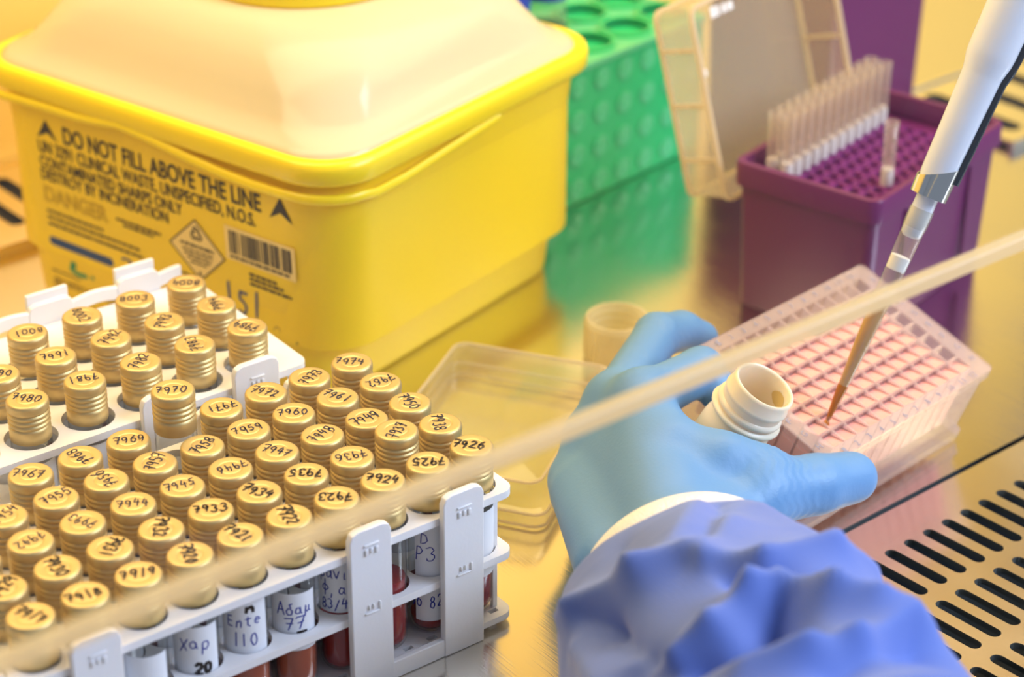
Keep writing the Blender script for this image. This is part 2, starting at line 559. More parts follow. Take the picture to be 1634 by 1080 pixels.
# sash window: pane with a ground lower edge
sash = empty('glass_sash', (0, -169.6, 204.6), None, 'tilted clear glass front sash with a pale ground lower edge', 'glass')
sash.rotation_euler = (0, 0, math.radians(1.45))
mb = MB()
V = [(-900, 0, 4), (1000, 0, 4), (1000, 4, 4), (-900, 4, 4), (-900, 99, 520), (1000, 99, 520), (1000, 103, 520), (-900, 103, 520)]
mb.add(V, [(0, 3, 2, 1), (4, 5, 6, 7), (0, 1, 5, 4), (1, 2, 6, 5), (2, 3, 7, 6), (3, 0, 4, 7)])
mb.obj('pane', M['sash'], sash)
mb = MB(); mb.box(-900, 1000, -0.8, 4.4, -1.6, 4)
mb.obj('ground_edge', M['sash_edge'], sash, bevel=0.8)

# ================================================================== TEST-TUBE RACKS
def make_rack(label, x0, x1, y0, y1, cols, rows, pitch, hole_r, cx0, cy0, ups, fr_y, back_rail):
    t = empty('test_tube_rack', ((x0 + x1) / 2, (y0 + y1) / 2, 0), None, label, 'rack')
    ox, oy = (x0 + x1) / 2, (y0 + y1) / 2
    hs = [(cx0 - i * pitch - ox, cy0 + j * pitch - oy) for i in range(cols) for j in range(rows)]
    out = rrect(x1 - x0, y1 - y0, 6, 5)
    for nm, z0, z1, r in (('top_shelf', 63.5, 67, hole_r), ('middle_shelf', 33, 36.5, hole_r)):
        V, F = plate2d([out] + [circ(x, y, r, 28) for x, y in hs], z1 - z0)
        mb = MB().add([(x, y, z + (z0 + z1) / 2) for x, y, z in V], F)
        mb.obj(nm, M['rack'], t, sharp=40, bevel=0.5)
    sl = []
    for i in range(cols):
        for sy in (y0 + 5, y1 - 5):
            for q in (-5, 5):
                x = cx0 - i * pitch + q - ox
                sl.append([(x - 2.2, sy - 1.2 - oy), (x + 2.2, sy - 1.2 - oy), (x + 2.2, sy + 1.2 - oy), (x - 2.2, sy + 1.2 - oy)])
    V, F = plate2d([out] + sl, 3)
    MB().add([(x, y, z + 4.2) for x, y, z in V], F).obj('bottom_shelf', M['rack'], t, sharp=40, bevel=0.4)
    # clip-on side frames
    for side, yy in (('front', y0), ('back', y1)):
        sgn = -1 if side == 'front' else 1
        ya, yb = (yy - 3.4, yy) if side == 'front' else (yy, yy + 3.4)
        ya -= oy; yb -= oy
        for k in range(0, len(ups), 2):
            mb = MB()
            for a, b in ups[k:k + 2]:
                a -= ox; b -= ox
                h = 78
                pts = [(a, 0.2), (b, 0.2), (b, h - 4), (b - 1.2, h - 1.2), (b - 4, h), (a + 4, h), (a + 1.2, h - 1.2), (a, h - 4)]
                mb.loft([[(x, ya, z) for x, z in pts], [(x, yb, z) for x, z in pts]])
                m = (a + b) / 2
                fo = ya if side == 'front' else yb
                # moulded clip marks
                for (u0, u1, v0, v1) in ((m - 3.6, m + 3.6, 70.2, 71.2), (m - 3.2, m - 1.6, 66, 69), (m + 1.6, m + 3.2, 66, 69), (m - .8, m + .8, 66.6, 69),
                                         (m - 3.8, m + 3.8, 38, 38.8), (m + 2.8, m + 3.8, 38, 42.5), (m - 2.2, m - 1.4, 39.8, 42.3), (m - .2, m + .6, 39.8, 42.3)):
                    mb.box(u0, u1, min(fo, fo + sgn * .7) - .1, max(fo, fo + sgn * .7) + .1, v0, v1)
                if side == 'back' and back_rail:
                    mb.box(a + 1, b - 1, yb - .2, yb + 2.2, 66, 82)
            b0 = min(ups[k][0], ups[k + 1][0]) - ox; b1 = max(ups[k][1], ups[k + 1][1]) - ox
            mb.box(b0 + 2, b1 - 2, ya + .4, yb - .2, 0.2, 8.6)
            mb.obj('side_frame', M['rack'], t, sharp=40, bevel=0.6)
        if side == 'back' and back_rail:
            xs = [u for q in ups for u in q]
            n = 96
            a, b = min(xs) - ox - 12, max(xs) - ox + 12
            lo, hi = [], []
            for i in range(n + 1):
                x = a + (b - a) * i / n
                ph = 0.5 + 0.5 * math.cos((x + ox - (ups[0][0] + ups[0][1]) / 2) / 45 * 2 * math.pi)
                hi.append((x, 76 - 2.5 * ph)); lo.append((x, 69.5 - 3.5 * ph))
            pts = lo + hi[::-1]
            mb = MB()
            mb.loft([[(x, ya + .2, z) for x, z in pts], [(x, yb - .4, z) for x, z in pts]])
            mb.obj('back_rail', M['rack'], t, sharp=40, bevel=0.6)
    for xx in (x0 + 4.5, x1 - 6.5):
        for yy in (y0 + 7, y1 - 9):
            MB().box(xx - ox, xx + 2.2 - ox, yy - oy, yy + 2.2 - oy, 5, 64).obj('corner_post', M['rack'], t)
    for xx in (x0 + 15, x1 - 21):
        for yy in (y0 + 0.6, y1 - 4):
            MB().box(xx - ox, xx + 5 - ox, yy - oy, yy + 3 - oy, 0.1, 3).obj('foot', M['rack'], t, bevel=.3)
    return t


make_rack('white plastic rack nearest the camera, packed with gold-capped vials', -255, 13, -13, 101, 12, 5, 22, 9.9, 0, 0,
          ((-26, -6), (-71, -51.5), (-191, -171), (-236, -216)), -13, False)
make_rack('white plastic rack behind, with wide-spaced holes, beside the yellow bin', -282, 3, 128, 232, 10, 3, 27.1, 11.6, -19.5, 143.5,
          ((-38, -15), (-84, -61), (-212, -190), (-258, -236)), 128, True)

# ------------------------------------------------------------------ vials
def cap_profile(h=18.6):
    p = [(2.5, 0.0), (4.1, 0.0), (4.3, -0.05), (4.55, -0.25), (4.8, -0.25), (5.05, -0.03), (5.3, 0.03), (7.5, 0.03), (7.9, 0.0), (8.4, -0.17), (8.9, -0.7), (9.1, -1.6), (9.1, -3.6), (8.9, -4.5), (8.1, -4.9)]
    z = -4.9
    for k in range(3):
        p += [(8.1, z - .15), (8.85, z - .6), (9.1, z - 1.15), (8.85, z - 1.7), (8.1, z - 2.15)]
        z -= 2.3
    p += [(8.8, z - .6), (8.95, z - 1.4), (8.95, -h + .3), (8.8, -h)]
    return p


def vial_meshes(H):
    d = {}
    mb = MB()
    pr = [(0.01, 0)] + cap_profile()
    mb.lathe([(r, H + z) for r, z in pr] + [(8.3, H - 18.6), (8.3, H - 2)], 40, cap0=True, cap1=True)
    d['cap'] = mb
    mb = MB()
    mb.lathe([(2, 0), (5.5, .5), (7.6, 2.0), (8.6, 4.2), (8.8, 7), (8.8, H - 19), (8.1, H - 17), (8.1, H - 6)], 28, cap0=True, cap1=False)
    d['tube'] = mb
    mb = MB()
    mb.lathe([(1.6, .9), (5.0, 1.4), (7.0, 2.8), (8.0, 4.8), (8.2, 7), (8.2, 33), (8.0, 33.3), (0.5, 33.1)], 24)
    d['blood'] = mb
    return d


def label_mesh(z0, z1, a0, a1, r=8.95, n=22):
    mb = MB()
    lo = [(r * math.cos(a0 + (a1 - a0) * i / n), r * math.sin(a0 + (a1 - a0) * i / n)) for i in range(n + 1)]
    V = [(x, y, z0) for x, y in lo] + [(x, y, z1) for x, y in lo] + [(x * 1.012, y * 1.012, z0) for x, y in lo] + [(x * 1.012, y * 1.012, z1) for x, y in lo]
    m = n + 1
    F = []
    for i in range(n):
        F += [(i, i + 1, m + i + 1, m + i), (2 * m + i, 2 * m + i + 1, 3 * m + i + 1, 3 * m + i), (i, i + 1, 2 * m + i + 1, 2 * m + i), (m + i, m + i + 1, 3 * m + i + 1, 3 * m + i)]
    F += [(0, m, 3 * m, 2 * m), (n, m + n, 3 * m + n, 2 * m + n)]
    mb.add(V, F)
    return mb


def number_mesh(num, H, ang, thick, seed):
    rnd = random.Random(seed)
    V, F = scrawl(num, 13.2 if not thick else 13.8, 5.0 if not thick else 5.2, 0.62 if not thick else 1.0, rnd)
    a = math.radians(ang - 37.5)
    off = (rnd.uniform(-.6, .6), rnd.uniform(-.4, .9))
    c, s = math.cos(a), math.sin(a)
    ux, uy = math.cos(math.radians(-37.5)), math.sin(math.radians(-37.5))
    V = [(x * c - y * s + off[0], x * s + y * c + off[1], H + .16) for x, y, z in V]
    return MB().add(V, F)


BOT = 5.8
proto = None
first_mesh = {}


def add_vial(num, x, y, top, ang, thick, label, group):
    global proto
    H = top - BOT
    if proto is None:
        proto = empty('blood_vial', (x, y, BOT), None, label, 'vial', group)
        d = vial_meshes(H)
        d['tube'].obj('glass_tube', M['glass'], proto)
        d['blood'].obj('blood', M['blood'], proto)
        label_mesh(20, 52, math.radians(-150), math.radians(120)).obj('paper_label', M['label'], proto)
        cap = d['cap'].obj('screw_cap', M['gold'], proto, sharp=60)
        v = proto
        proto_H[0] = H
    else:
        v = dup(proto_clean, (x, y, BOT), label)
        v['group'] = group
        if abs(H - proto_H[0]) > .5:
            d = vial_meshes(H)
            for c in list(v.children):
                nm = c.name.split('.')[0]
                if nm == 'screw_cap':
                    t = d['cap'].obj('screw_cap', M['gold'], None, sharp=60); c.data = t.data; bpy.data.objects.remove(t)
                if nm == 'glass_tube':
                    t = d['tube'].obj('glass_tube', M['glass'], None); c.data = t.data; bpy.data.objects.remove(t)
    for c in v.children:
        if c.name.split('.')[0] == 'screw_cap':
            n = number_mesh(num, H, ang, thick, int(num) * 3 + 1).obj('handwritten_number', M['ink_black'] if thick else M['ink'], c, smooth=False)
    return v


proto_H = [0]
# a bare source vial is built first, copied for every later one
ANG1 = {7926: -12, 7925: 183, 7924: -10, 7923: 182, 7922: -68, 7921: -40, 7920: -75, 7919: 15, 7918: 28, 7917: -30,
        7938: -80, 7937: 72, 7936: 205, 7935: 180, 7934: -25, 7933: 10, 7932: -85, 7931: 255, 7930: -55, 7929: 70,
        7950: -62, 7949: 40, 7948: 55, 7947: -22, 7946: 212, 7945: 25, 7944: 8, 7943: 152, 7942: 225, 7941: 20,
        7962: 215, 7961: -28, 7960: 5, 7959: 30, 7958: 62, 7957: 80, 7956: 135, 7955: 45, 7954: 60,
        7974: -5, 7973: 60, 7972: -22, 7971: 207, 7970: 6, 7969: 14, 7968: 140, 7967: -8}
ANG2 = {7984: 155, 7983: 115, 7982: 72, 7981: 203, 7980: -6, 7994: 112, 7993: 78, 7992: 66, 7991: 24, 7990: 5,
        8004: 182, 8003: 6, 8002: -60, 8001: 202}
ALT2 = {}
pos = {}
for k in ANG1:
    row, c = divmod(7926 - k, 1)[0] and 0 or 0, 0
    for r in range(5):
        base = 7926 + 12 * r
        if base - 11 <= k <= base:
            row, c = r, base - k
    pos[k] = (-22.0 * c, 22.0 * row, 'a')
for k in ANG2:
    for r, base in enumerate((7984, 7994, 8004)):
        if base - 9 <= k <= base:
            pos[k] = (-19.5 - 27.1 * (base - k), 143.5 + 27.1 * r, 'b')

proto = empty('blood_vial', (0, 0, BOT), None, 'tmp', 'vial', 'tmp')
_d0 = vial_meshes(80)
_d0['tube'].obj('glass_tube', M['glass'], proto)
_d0['blood'].obj('blood', M['blood'], proto)
label_mesh(20, 52, math.radians(-150), math.radians(120)).obj('paper_label', M['label'], proto)
_d0['cap'].obj('screw_cap', M['gold'], proto, sharp=60)
proto_clean = proto
proto_H[0] = 80
VIALS = {}
for k in list(ANG1) + list(ANG2):
    x, y, wh = pos[k]
    top = 80 + BOT
    if k == 7970: top = 102
    if k == 7937: top = 90.5
    txt = ALT2.get(k, str(k))
    thick = k <= 7938 and k not in (7938, 7937, 7936)
    grp = 'gold-capped vials in the front rack' if wh == 'a' else 'gold-capped vials in the rear rack'
    if k == 7970:
        lab = 'gold-capped vial standing higher than the rest, %s written on its cap' % txt
    elif k == 7926:
        lab = 'gold-capped vial at the right front corner of the rack, 7926 on its cap'
    else:
        lab = 'gold-capped vial in the %s rack with %s written on its cap' % ('near' if wh == 'a' else 'far', txt)
    VIALS[k] = add_vial(txt, x, y, top, ANG1.get(k, ANG2.get(k)), thick, lab, grp)
for c in list(proto_clean.children):
    bpy.data.objects.remove(c)
bpy.data.objects.remove(proto_clean)

# handwriting on the front-row labels, and what each of those vials holds
def wrap_lines(lines, ac, r=9.12):
    """text lines (string, z, height, width, pen) wrapped round a tube, centred on angle ac"""
    mb = MB()
    rnd = random.Random(len(lines) * 7 + int(ac * 10))
    for s_, z, h, w, pen in lines:
        V, F = scrawl(s_, w, h, pen, rnd, .05)
        mb.add([(r * math.cos(ac + x / r), r * math.sin(ac + x / r), z + y) for x, y, _ in V], F)
    return mb


FRONT = {  # vial: label z-range, label arc, written lines, black marks, fluid
    7925: ((8, 60), (-165, -20), [('KD', 56, 5, 9, .5), ('D', 49, 5, 5, .5), ('P3', 41, 6, 10, .5), ('96 82', 18, 6.5, 15, .6)], [], 'blood', 8, -134),
    7924: ((38, 42), (-150, -140), [], [], 'blood', 34, -120),
    7923: ((31, 54), (-185, -60), [('pavi', 50, 5.5, 13, .55), ('F,a', 42.5, 5.5, 11, .55), ('83/4', 35, 4.5, 12, .55)], [], 'blood', 27, -138),
    7922: ((22, 49), (-190, -60), [('Adau', 42, 5.5, 15, .6), ('77', 35, 5, 9, .6)], [('-', 31, 3, 5, 1.3)], 'serum', 22, -118),
    7921: ((28, 55), (-200, -60), [('Ente', 46, 5.5, 15, .6), ('110', 37, 5.5, 11, .6)], [('n', 52, 4, 5, 1.6)], 'serum', 24, -122),
    7920: ((26, 52), (-200, -60), [('Xap', 45, 6, 13, .6)], [('20', 33, 5, 7, 1.6)], 'blood', 20, -122),
    7919: ((24, 48), (-200, -60), [], [], 'blood', 20, -122),
}
for k, (zr, ar, lines, marks, fluid, fh, ac) in FRONT.items():
    v = VIALS[k]
    for c in list(v.children):
        nm = c.name.split('.')[0]
        if nm == 'paper_label':
            t = label_mesh(zr[0], zr[1], math.radians(ar[0]), math.radians(ar[1])).obj('paper_label', M['label'], None)
            c.data = t.data; bpy.data.objects.remove(t)
            if lines: wrap_lines(lines, math.radians(ac)).obj('blue_handwriting', M['ink_blue'], c, smooth=False)
            if marks: wrap_lines(marks, math.radians(ac + 18)).obj('black_marking', M['ink_black'], c, smooth=False)
        if nm == 'blood':
            mb = MB().lathe([(1.6, .9), (5.0, 1.4), (7.0, 2.8), (8.0, 4.8), (8.2, 7), (8.2, fh), (8.0, fh + .3), (0.5, fh + .1)], 24)
            t = mb.obj('blood', M[fluid], None); c.data = t.data; bpy.data.objects.remove(t)

# ================================================================== SHARPS BIN
BC = (117.3, 320.1, 0); BA = 0.279
bin_o = empty('sharps_bin', BC, (0, 0, BA), 'big yellow clinical waste bin with warning print and milky domed lid', 'bin')
mb = MB()
lv = [(198, 212, 24, 0.3), (201, 215.5, 25, 1.2), (203, 217.6, 26, 4), (214, 244, 30, 122)]
loops = [[(x - 2.5 * (1 - z / 124), y, z) for x, y in rrect(a, b, r, 8)] for a, b, r, z in lv]
loops += [[(x, y, z) for x, y in rrect(210, 240, 29, 8)] for z in (122, 30)]
mb.loft(loops, cap0=True, cap1=True)
mb.obj('bin_body', M['yellow'], bin_o, sharp=50)
mb = MB()
ov = [(216, 246, 30, 121.5), (223, 253, 30, 122), (225, 255, 30, 123.5), (225.6, 255.6, 30, 130), (224, 254, 30, 133), (220, 250, 29, 134.4), (214, 244, 28, 134), (212, 242, 28, 126), (212, 242, 28, 121.5)]
mb.loft([[(x, y, z) for x, y in rrect(a, b, r, 8)] for a, b, r, z in ov] + [[(x, y, 121.5) for x, y in rrect(216, 246, 30, 8)]], cap0=False, cap1=False)
mb.obj('rim', M['yellow_rim'], bin_o, sharp=60)
mb = MB()
dv = [(214, 244, 28, 131.5), (213, 243, 28, 134.5), (208, 238, 29, 136.5), (199, 229, 31, 139), (191, 221, 33, 144), (182, 211, 35, 152), (169, 197, 38, 164), (150, 176, 42, 174), (132, 156, 48, 178), (108, 132, 51, 179.5)]
mb.loft([[(x, y, z) for x, y in rrect(a, b, r, 10)] for a, b, r, z in dv], cap0=False, cap1=True)
mb.obj('domed_lid', M['dome'], bin_o, sharp=180)
mb = MB()
mb.loft([[(x, y, z) for x, y in rrect(a, b, r, 12)] for a, b, r, z in ((108, 132, 51, 178), (116, 140, 55, 178.6), (119, 143, 56, 180.6), (119, 143, 56, 187), (115, 139, 54, 189.5))])
mb.obj('lid_closure', M['yellow_rim'], bin_o)

def bl(u, z, off=0.0):          # left printed face: u to the right, z up
    return (-(103.8 + 3.5 / 124 * z) - off, -u, z)
def bf(u, z, off=0.0):          # right-hand face
    return (u, -(108.8 + 13.7 / 124 * z) - off, z)

# swing handle lying under the rim
path = [bl(u, z, 3.6) for u, z in [(-118, 116), (-103, 117.3), (-74, 118.6), (-47, 119), (-32, 120.2), (-17, 122.4), (-6, 121.6), (11, 119.8), (32, 117), (52, 115.2), (73, 114.2), (93, 114.6)]]
cor = [(-(106 + 4 - 26) - 26 * math.cos(t) , -(121 + 4 - 26) - 26 * math.sin(t), 115 + 0.0) for t in [math.radians(a) for a in (12, 30, 48, 66, 82)]]
path += cor + [bf(u, z, 3.6) for u, z in [(-80, 113.2), (-57, 113.4), (-33, 115.8), (-8, 118.4), (14, 120.4)]]
mb = MB()
mb.tube(path, 2.0, 10, flat=1.35)
mb.tube([bf(13, 120, 3.6), bf(17, 121.5, 2.6), bf(17, 126, 2.2)], [2.2, 2.4, 2.2], 10)
mb.obj('carry_handle', M['yellow_rim'], bin_o, sharp=60)

def on_left(V, off=0.12):
    return [bl(x, y, off + max(z, 0)) for x, y, z in V]
def left_part(name, geos, m, label=None, off=0.12):
    mb = MB()
    for V, F in geos: mb.add(on_left(V, off), F)
    o = mb.obj(name, m, bin_o, smooth=False)
    if label: o['label'] = label
    return o
def poly(pts, th=.12):
    V, F = plate2d([pts], th * 2)
    return V, F
def bars(rows):
    """rows of words too blurred to read: short dashes"""
    G = []
    rnd = random.Random(3)
    for x0, x1, y, h in rows:
        x = x0
        while x < x1:
            w = rnd.uniform(1.5, 5)
            e = min(x + w, x1)
            G.append(([(x, y, .1), (e, y, .1), (e, y + h, .1), (x, y + h, .1)], [(0, 1, 2, 3)]))
            x = e + rnd.uniform(.5, .9)
    return G

left_part('warning_print', [
    text2d('DO NOT FILL ABOVE THE LINE', -62.5, 74.5, 98.2, 108.0, .16),
    text2d('UN 3291 CLINICAL WASTE, UNSPECIFIED, N.O.S.', -82.5, 70, 88.0, 96.2, .12),
    text2d('CONTAMINATED SHARPS ONLY', -82.7, 20, 80.8, 87.4, .13),
    text2d('DESTROY BY INCINERATION', -83, 9.5, 73.2, 79.8, .13),
    poly([(-75, 108.6), (-67.5, 97.8), (-74.2, 101.6), (-82.3, 97.8)]),
    poly([(87.4, 109.8), (94.6, 97.4), (87.2, 101.6), (80, 97.4)])], M['bin_print'], 'black warning lines between two arrowheads')
left_part('danger_print', [text2d('DANGER', -82.4, -35.4, 60.4, 69.6, 0, .16)], M['brown_print'], 'thin outlined word DANGER')
left_part('small_print', bars([(-82, -40, 54.3, 1.5), (-82, -14, 50.6, 1.5), (-82, -12, 46.6, 1.6), (-29, 3, 64.4, 1.5), (-24, -2, 62.0, 1.4), (12, 30, 47.2, 1.1),
                               (63.3, 82, 60.6, 1.5), (63.3, 86, 58.0, 1.5), (63.3, 91, 55.2, 1.5), (80, 93, 30.6, 1.4), (-84, -62, 18.6, .9)]), M['bin_print'], 'rows of fine blurred print')
left_part('blue_print', [poly(stadium(-59, 37.2, 48.5, 5.2, 0)), text2d('2.', -28.5, -15, 35.5, 43.5, .1)], M['blue_print'], 'dark blue bar and large figure two')
left_part('maker_print', [text2d('greiner bio-one', -84, -6, 9.6, 16.4, .06)], M['brown_print'], 'blurred maker name')
left_part('maker_mark', [poly([(-62 + 8 * math.cos(a), 24 + 3.4 * math.sin(a)) for a in np.linspace(2.2, 5.6, 12)] + [(-62 + 6 * math.cos(a), 25 + 1.7 * math.sin(a)) for a in np.linspace(5.4, 2.4, 12)]),
                         poly(circ(-66.6, 26.6, 2.2, 14)), poly(circ(-52.5, 23, 1.2, 10))], M['green_print'], 'green and blue swoosh')
dia = left_part('hazard_diamond', [poly([(28.4, 81.4), (47.6, 64.2), (29, 46.6), (8.8, 63.6)])], M['cream_label'], 'pale diamond hazard label', .1)
def dring(cx, cy, r, w, a0, a1, n=18):
    A = np.linspace(math.radians(a0), math.radians(a1), n)
    return poly([(cx + r * math.cos(a), cy + r * math.sin(a)) for a in A] + [(cx + (r - w) * math.cos(a), cy + (r - w) * math.sin(a)) for a in A[::-1]])
def dparts(name, geos, m, off):
    mb = MB()
    for V, F in geos: mb.add(on_left(V, off), F)
    o = mb.obj(name, m, dia, smooth=False)
    return o
E_ = [(28.4, 81.4), (47.6, 64.2), (29, 46.6), (8.8, 63.6)]
bord = []
for i in range(4):
    a, b = np.array(E_[i]), np.array(E_[(i + 1) % 4]); c = np.array((28.5, 64.0))
    bord.append(poly([tuple(a), tuple(b), tuple(b + (c - b) * .055), tuple(a + (c - a) * .055)]))
bio = [dring(28.6 + 2.0 * math.cos(a), 73 + 2.0 * math.sin(a), 2.3, .8, math.degrees(a) - 125, math.degrees(a) + 125) for a in (math.pi / 2, math.pi * 7 / 6, math.pi * 11 / 6)] + [dring(28.6, 73, 2.4, .6, 0, 359)]
dparts('diamond_border', bord, M['bin_print'], .3)
dparts('biohazard_symbol', bio + bars([(17, 40, 65.2, 1.5), (18, 39, 62.4, 1), (19, 38, 60.2, 1), (21, 37, 58, 1), (23, 35, 55.8, 1)]) + [text2d('6', 28, 30.4, 49.4, 52.4, .1)], M['bin_print'], .3)
bc = left_part('barcode_label', [poly([(48.6, 66.0), (94.6, 66.0), (94.6, 84.4), (48.6, 84.4)])], M['cream_label'], 'pale barcode label', .1)
G = []
x = 51.5
rb = random.Random(12)
while x < 91:
    w = rb.choice((.5, .8, .8, 1.4, 2.0))
    G.append(([(x, 70, .1), (x + w, 70, .1), (x + w, 82.6, .1), (x, 82.6, .1)], [(0, 1, 2, 3)]))
    x += w + rb.choice((.5, .6, .9, 1.4))
mb = MB()
for V, F in G + bars([(51.5, 91, 67.4, 1.4)]): mb.add(on_left(V, .3), F)
mb.obj('bars', M['bin_print'], bc, smooth=False)
V, F = scrawl('151', 27, 12.5, 1.7, random.Random(2), .04)
left_part('blue_handwriting', [([(x + 58, y + 43.5, z + .1) for x, y, z in V], F)], M['blue_print'], 'large blue handwritten figures')
left_part('recycling_print', [dring(79.6, 34.4, 2.4, .8, 20, 130), dring(79.6, 34.4, 2.4, .8, 150, 250), dring(79.6, 34.4, 2.4, .8, 270, 370)], M['brown_print'])

# ================================================================== GREEN RACK + TUBES
GRA = math.radians(10)
GRO = (411, 318, 0)                     # near right-hand lower corner
gr = empty('tube_rack', GRO, (0, 0, GRA), 'bright green plastic tube rack with round bosses on its side, behind the yellow bin', 'rack')
L_, D_, H_ = 144, 110, 88
mb = MB()
mb.box(-L_, 0, 0, D_, 0.3, H_ - 3)
mb.obj('rack_body', M['green'], gr, bevel=2)
mb = MB()
for i in range(7):
    for j in range(4):
        cx_, cz_ = -12 - i * 21, 11.5 + j * 21.3
        mb.lathe([(5.8, 0), (6.6, .9), (5.2, 1.3), (4.0, .8), (2.4, .6), (2.2, 1.3), (0.4, 1.4)], 18, 0, ((cx_, 0.05, cz_), (1, 0, 0), (0, 0, 1), (0, -1, 0)))
mb.obj('round_bosses', M['green_ring'], gr)
mb = MB()
hs = [(-16 - i * 34.5, 20 + j * 35) for i in range(4) for j in range(3)]
V, F = plate2d([rrect(L_ + 3, D_ + 3, 4, 4, -L_ / 2, D_ / 2)] + [circ(x, y, 14, 24) for x, y in hs], 3.4)
mb.add([(x, y, z + H_ - 1.5) for x, y, z in V], F)
mb.obj('rack_top', M['green_top'], gr, bevel=.6)
mb = MB()
for x, y in hs:
    mb.lathe([(16.4, H_), (16.4, H_ + 2.4), (14, H_ + 2.4), (14, H_ - 3)], 24, 0, ((x, y, 0), (1, 0, 0), (0, 1, 0), (0, 0, 1)), False, False)
mb.obj('hole_collars', M['green'], gr)
for i, (hx, lab) in enumerate((((-85, 55), 'clear tube with dark blue screw cap standing in the green rack'), ((-119.5, 55), 'clear tube with lighter blue cap in the green rack, half behind the yellow lid'))):
    c, s = math.cos(GRA), math.sin(GRA)
    wx, wy = GRO[0] + hx[0] * c - hx[1] * s, GRO[1] + hx[0] * s + hx[1] * c
    t = empty('centrifuge_tube', (wx, wy, H_ - 2.5), None, lab, 'tube', 'blue-capped tubes in the green rack')
    MB().lathe([(9, 0), (13, 3), (13.3, 6), (13.3, 34)], 24).obj('tube_body', M['tip'], t)
    MB().lathe([(14.6, 24), (15, 25), (15, 36), (14.2, 37.4), (3, 37.4)], 28).obj('screw_cap', M['blue_cap'], t)

# ================================================================== PURPLE TIP BOXES
def tip_box(center, ang, L, Wd, H, label, deck=True):
    t = empty('tip_box', center, (0, 0, ang), label, 'box')
    mb = MB()
    lo = [[(x, y, z) for x, y in rrect(a, b, r, 5)] for a, b, r, z in
          ((L - 12, Wd - 11, 5, .3), (L - 11, Wd - 10, 5, 2), (L - 6, Wd - 5, 6, H - 14), (L, Wd, 7, H - 13), (L, Wd, 7, H - 1), (L - 1.5, Wd - 1.5, 6.5, H))]
    inn = [[(x, y, z) for x, y in rrect(a, b, r, 5)] for a, b, r, z in ((L - 8, Wd - 8, 4, H), (L - 9, Wd - 9, 4, H - 1), (L - 10, Wd - 10, 4, H - 12))]
    mb.loft(lo + inn, cap0=True, cap1=not deck)
    mb.obj('box_body', M['purple'], t, sharp=45)
    if deck:
        hs = [(-49.5 + 9 * i, -31.5 + 9 * j) for i in range(12) for j in range(8)]
        V, F = plate2d([rrect(L - 9.6, Wd - 9.6, 4, 5)] + [circ(x, y, 3.4, 14) for x, y in hs], 2.4)
        MB().add([(x, y, z + H - 14) for x, y, z in V], F).obj('tip_deck', M['purple'], t)
        mb = MB()
        for x, y in hs:
            mb.lathe([(4.0, H - 13), (4.0, H - 11.6), (3.4, H - 11.6), (3.4, H - 14)], 14, 0, ((x, y, 0), (1, 0, 0), (0, 1, 0), (0, 0, 1)), False, False)
        mb.obj('hole_collars', M['purple_light'], t)
        mb = MB()
        for q in (-L / 4, L / 4):
            mb.box(q - .7, q + .7, -Wd / 2 + 1.2, -Wd / 2 + 3.2, 8, H - 16)
        mb.obj('side_ribs', M['purple'], t)
    return t


TBC, TBA = (360.3, 126.4, 0), math.radians(14.5)
tip_box(TBC, TBA, 140, 88, 85, 'open purple pipette tip box with clear lid thrown back and a few tips left')
mbx = tip_box((492, 302, 0), TBA, 124, 96, 135, 'closed tall purple box standing behind the open tip box', deck=False)
c_, s_ = math.cos(TBA), math.sin(TBA)
def tb(x, y, z):
    return (TBC[0] + x * c_ - y * s_, TBC[1] + x * s_ + y * c_, z)
tipz = 85 - 14
tproto = empty('pipette_tip', (0, 0, tipz), None, 'tmp', 'pipette tip', 'tips left standing in the purple box')
MB().lathe([(1.6, -44), (3.0, -2), (3.1, 1), (3.6, 2), (3.7, 34), (3.9, 34.5), (3.9, 38), (3.3, 38), (3.2, 8)], 16, cap0=True, cap1=False).obj('tip_shell', M['tip_bg'], tproto)
MB().lathe([(3.0, 1.2), (3.3, 1.6), (3.3, 11), (3.0, 11.5)], 14).obj('filter', M['filter'], tproto)
ORD = ['first', 'second', 'third', 'fourth', 'fifth', 'sixth', 'seventh', 'eighth', 'ninth', 'tenth', 'eleventh', 'twelfth']
for j, rowname in ((7, 'rear row, against the lid'), (6, 'front row of the standing block')):
    for i in range(12):
        dup(tproto, tb(-49.5 + 9 * i, -31.5 + 9 * j, tipz), '%s clear tip from the left, %s' % (ORD[i], rowname))
dup(tproto, tb(-22.5, -22.5, tipz), 'single clear pipette tip standing apart near the front of the purple box')
for c in list(tproto.children): bpy.data.objects.remove(c)
bpy.data.objects.remove(tproto)

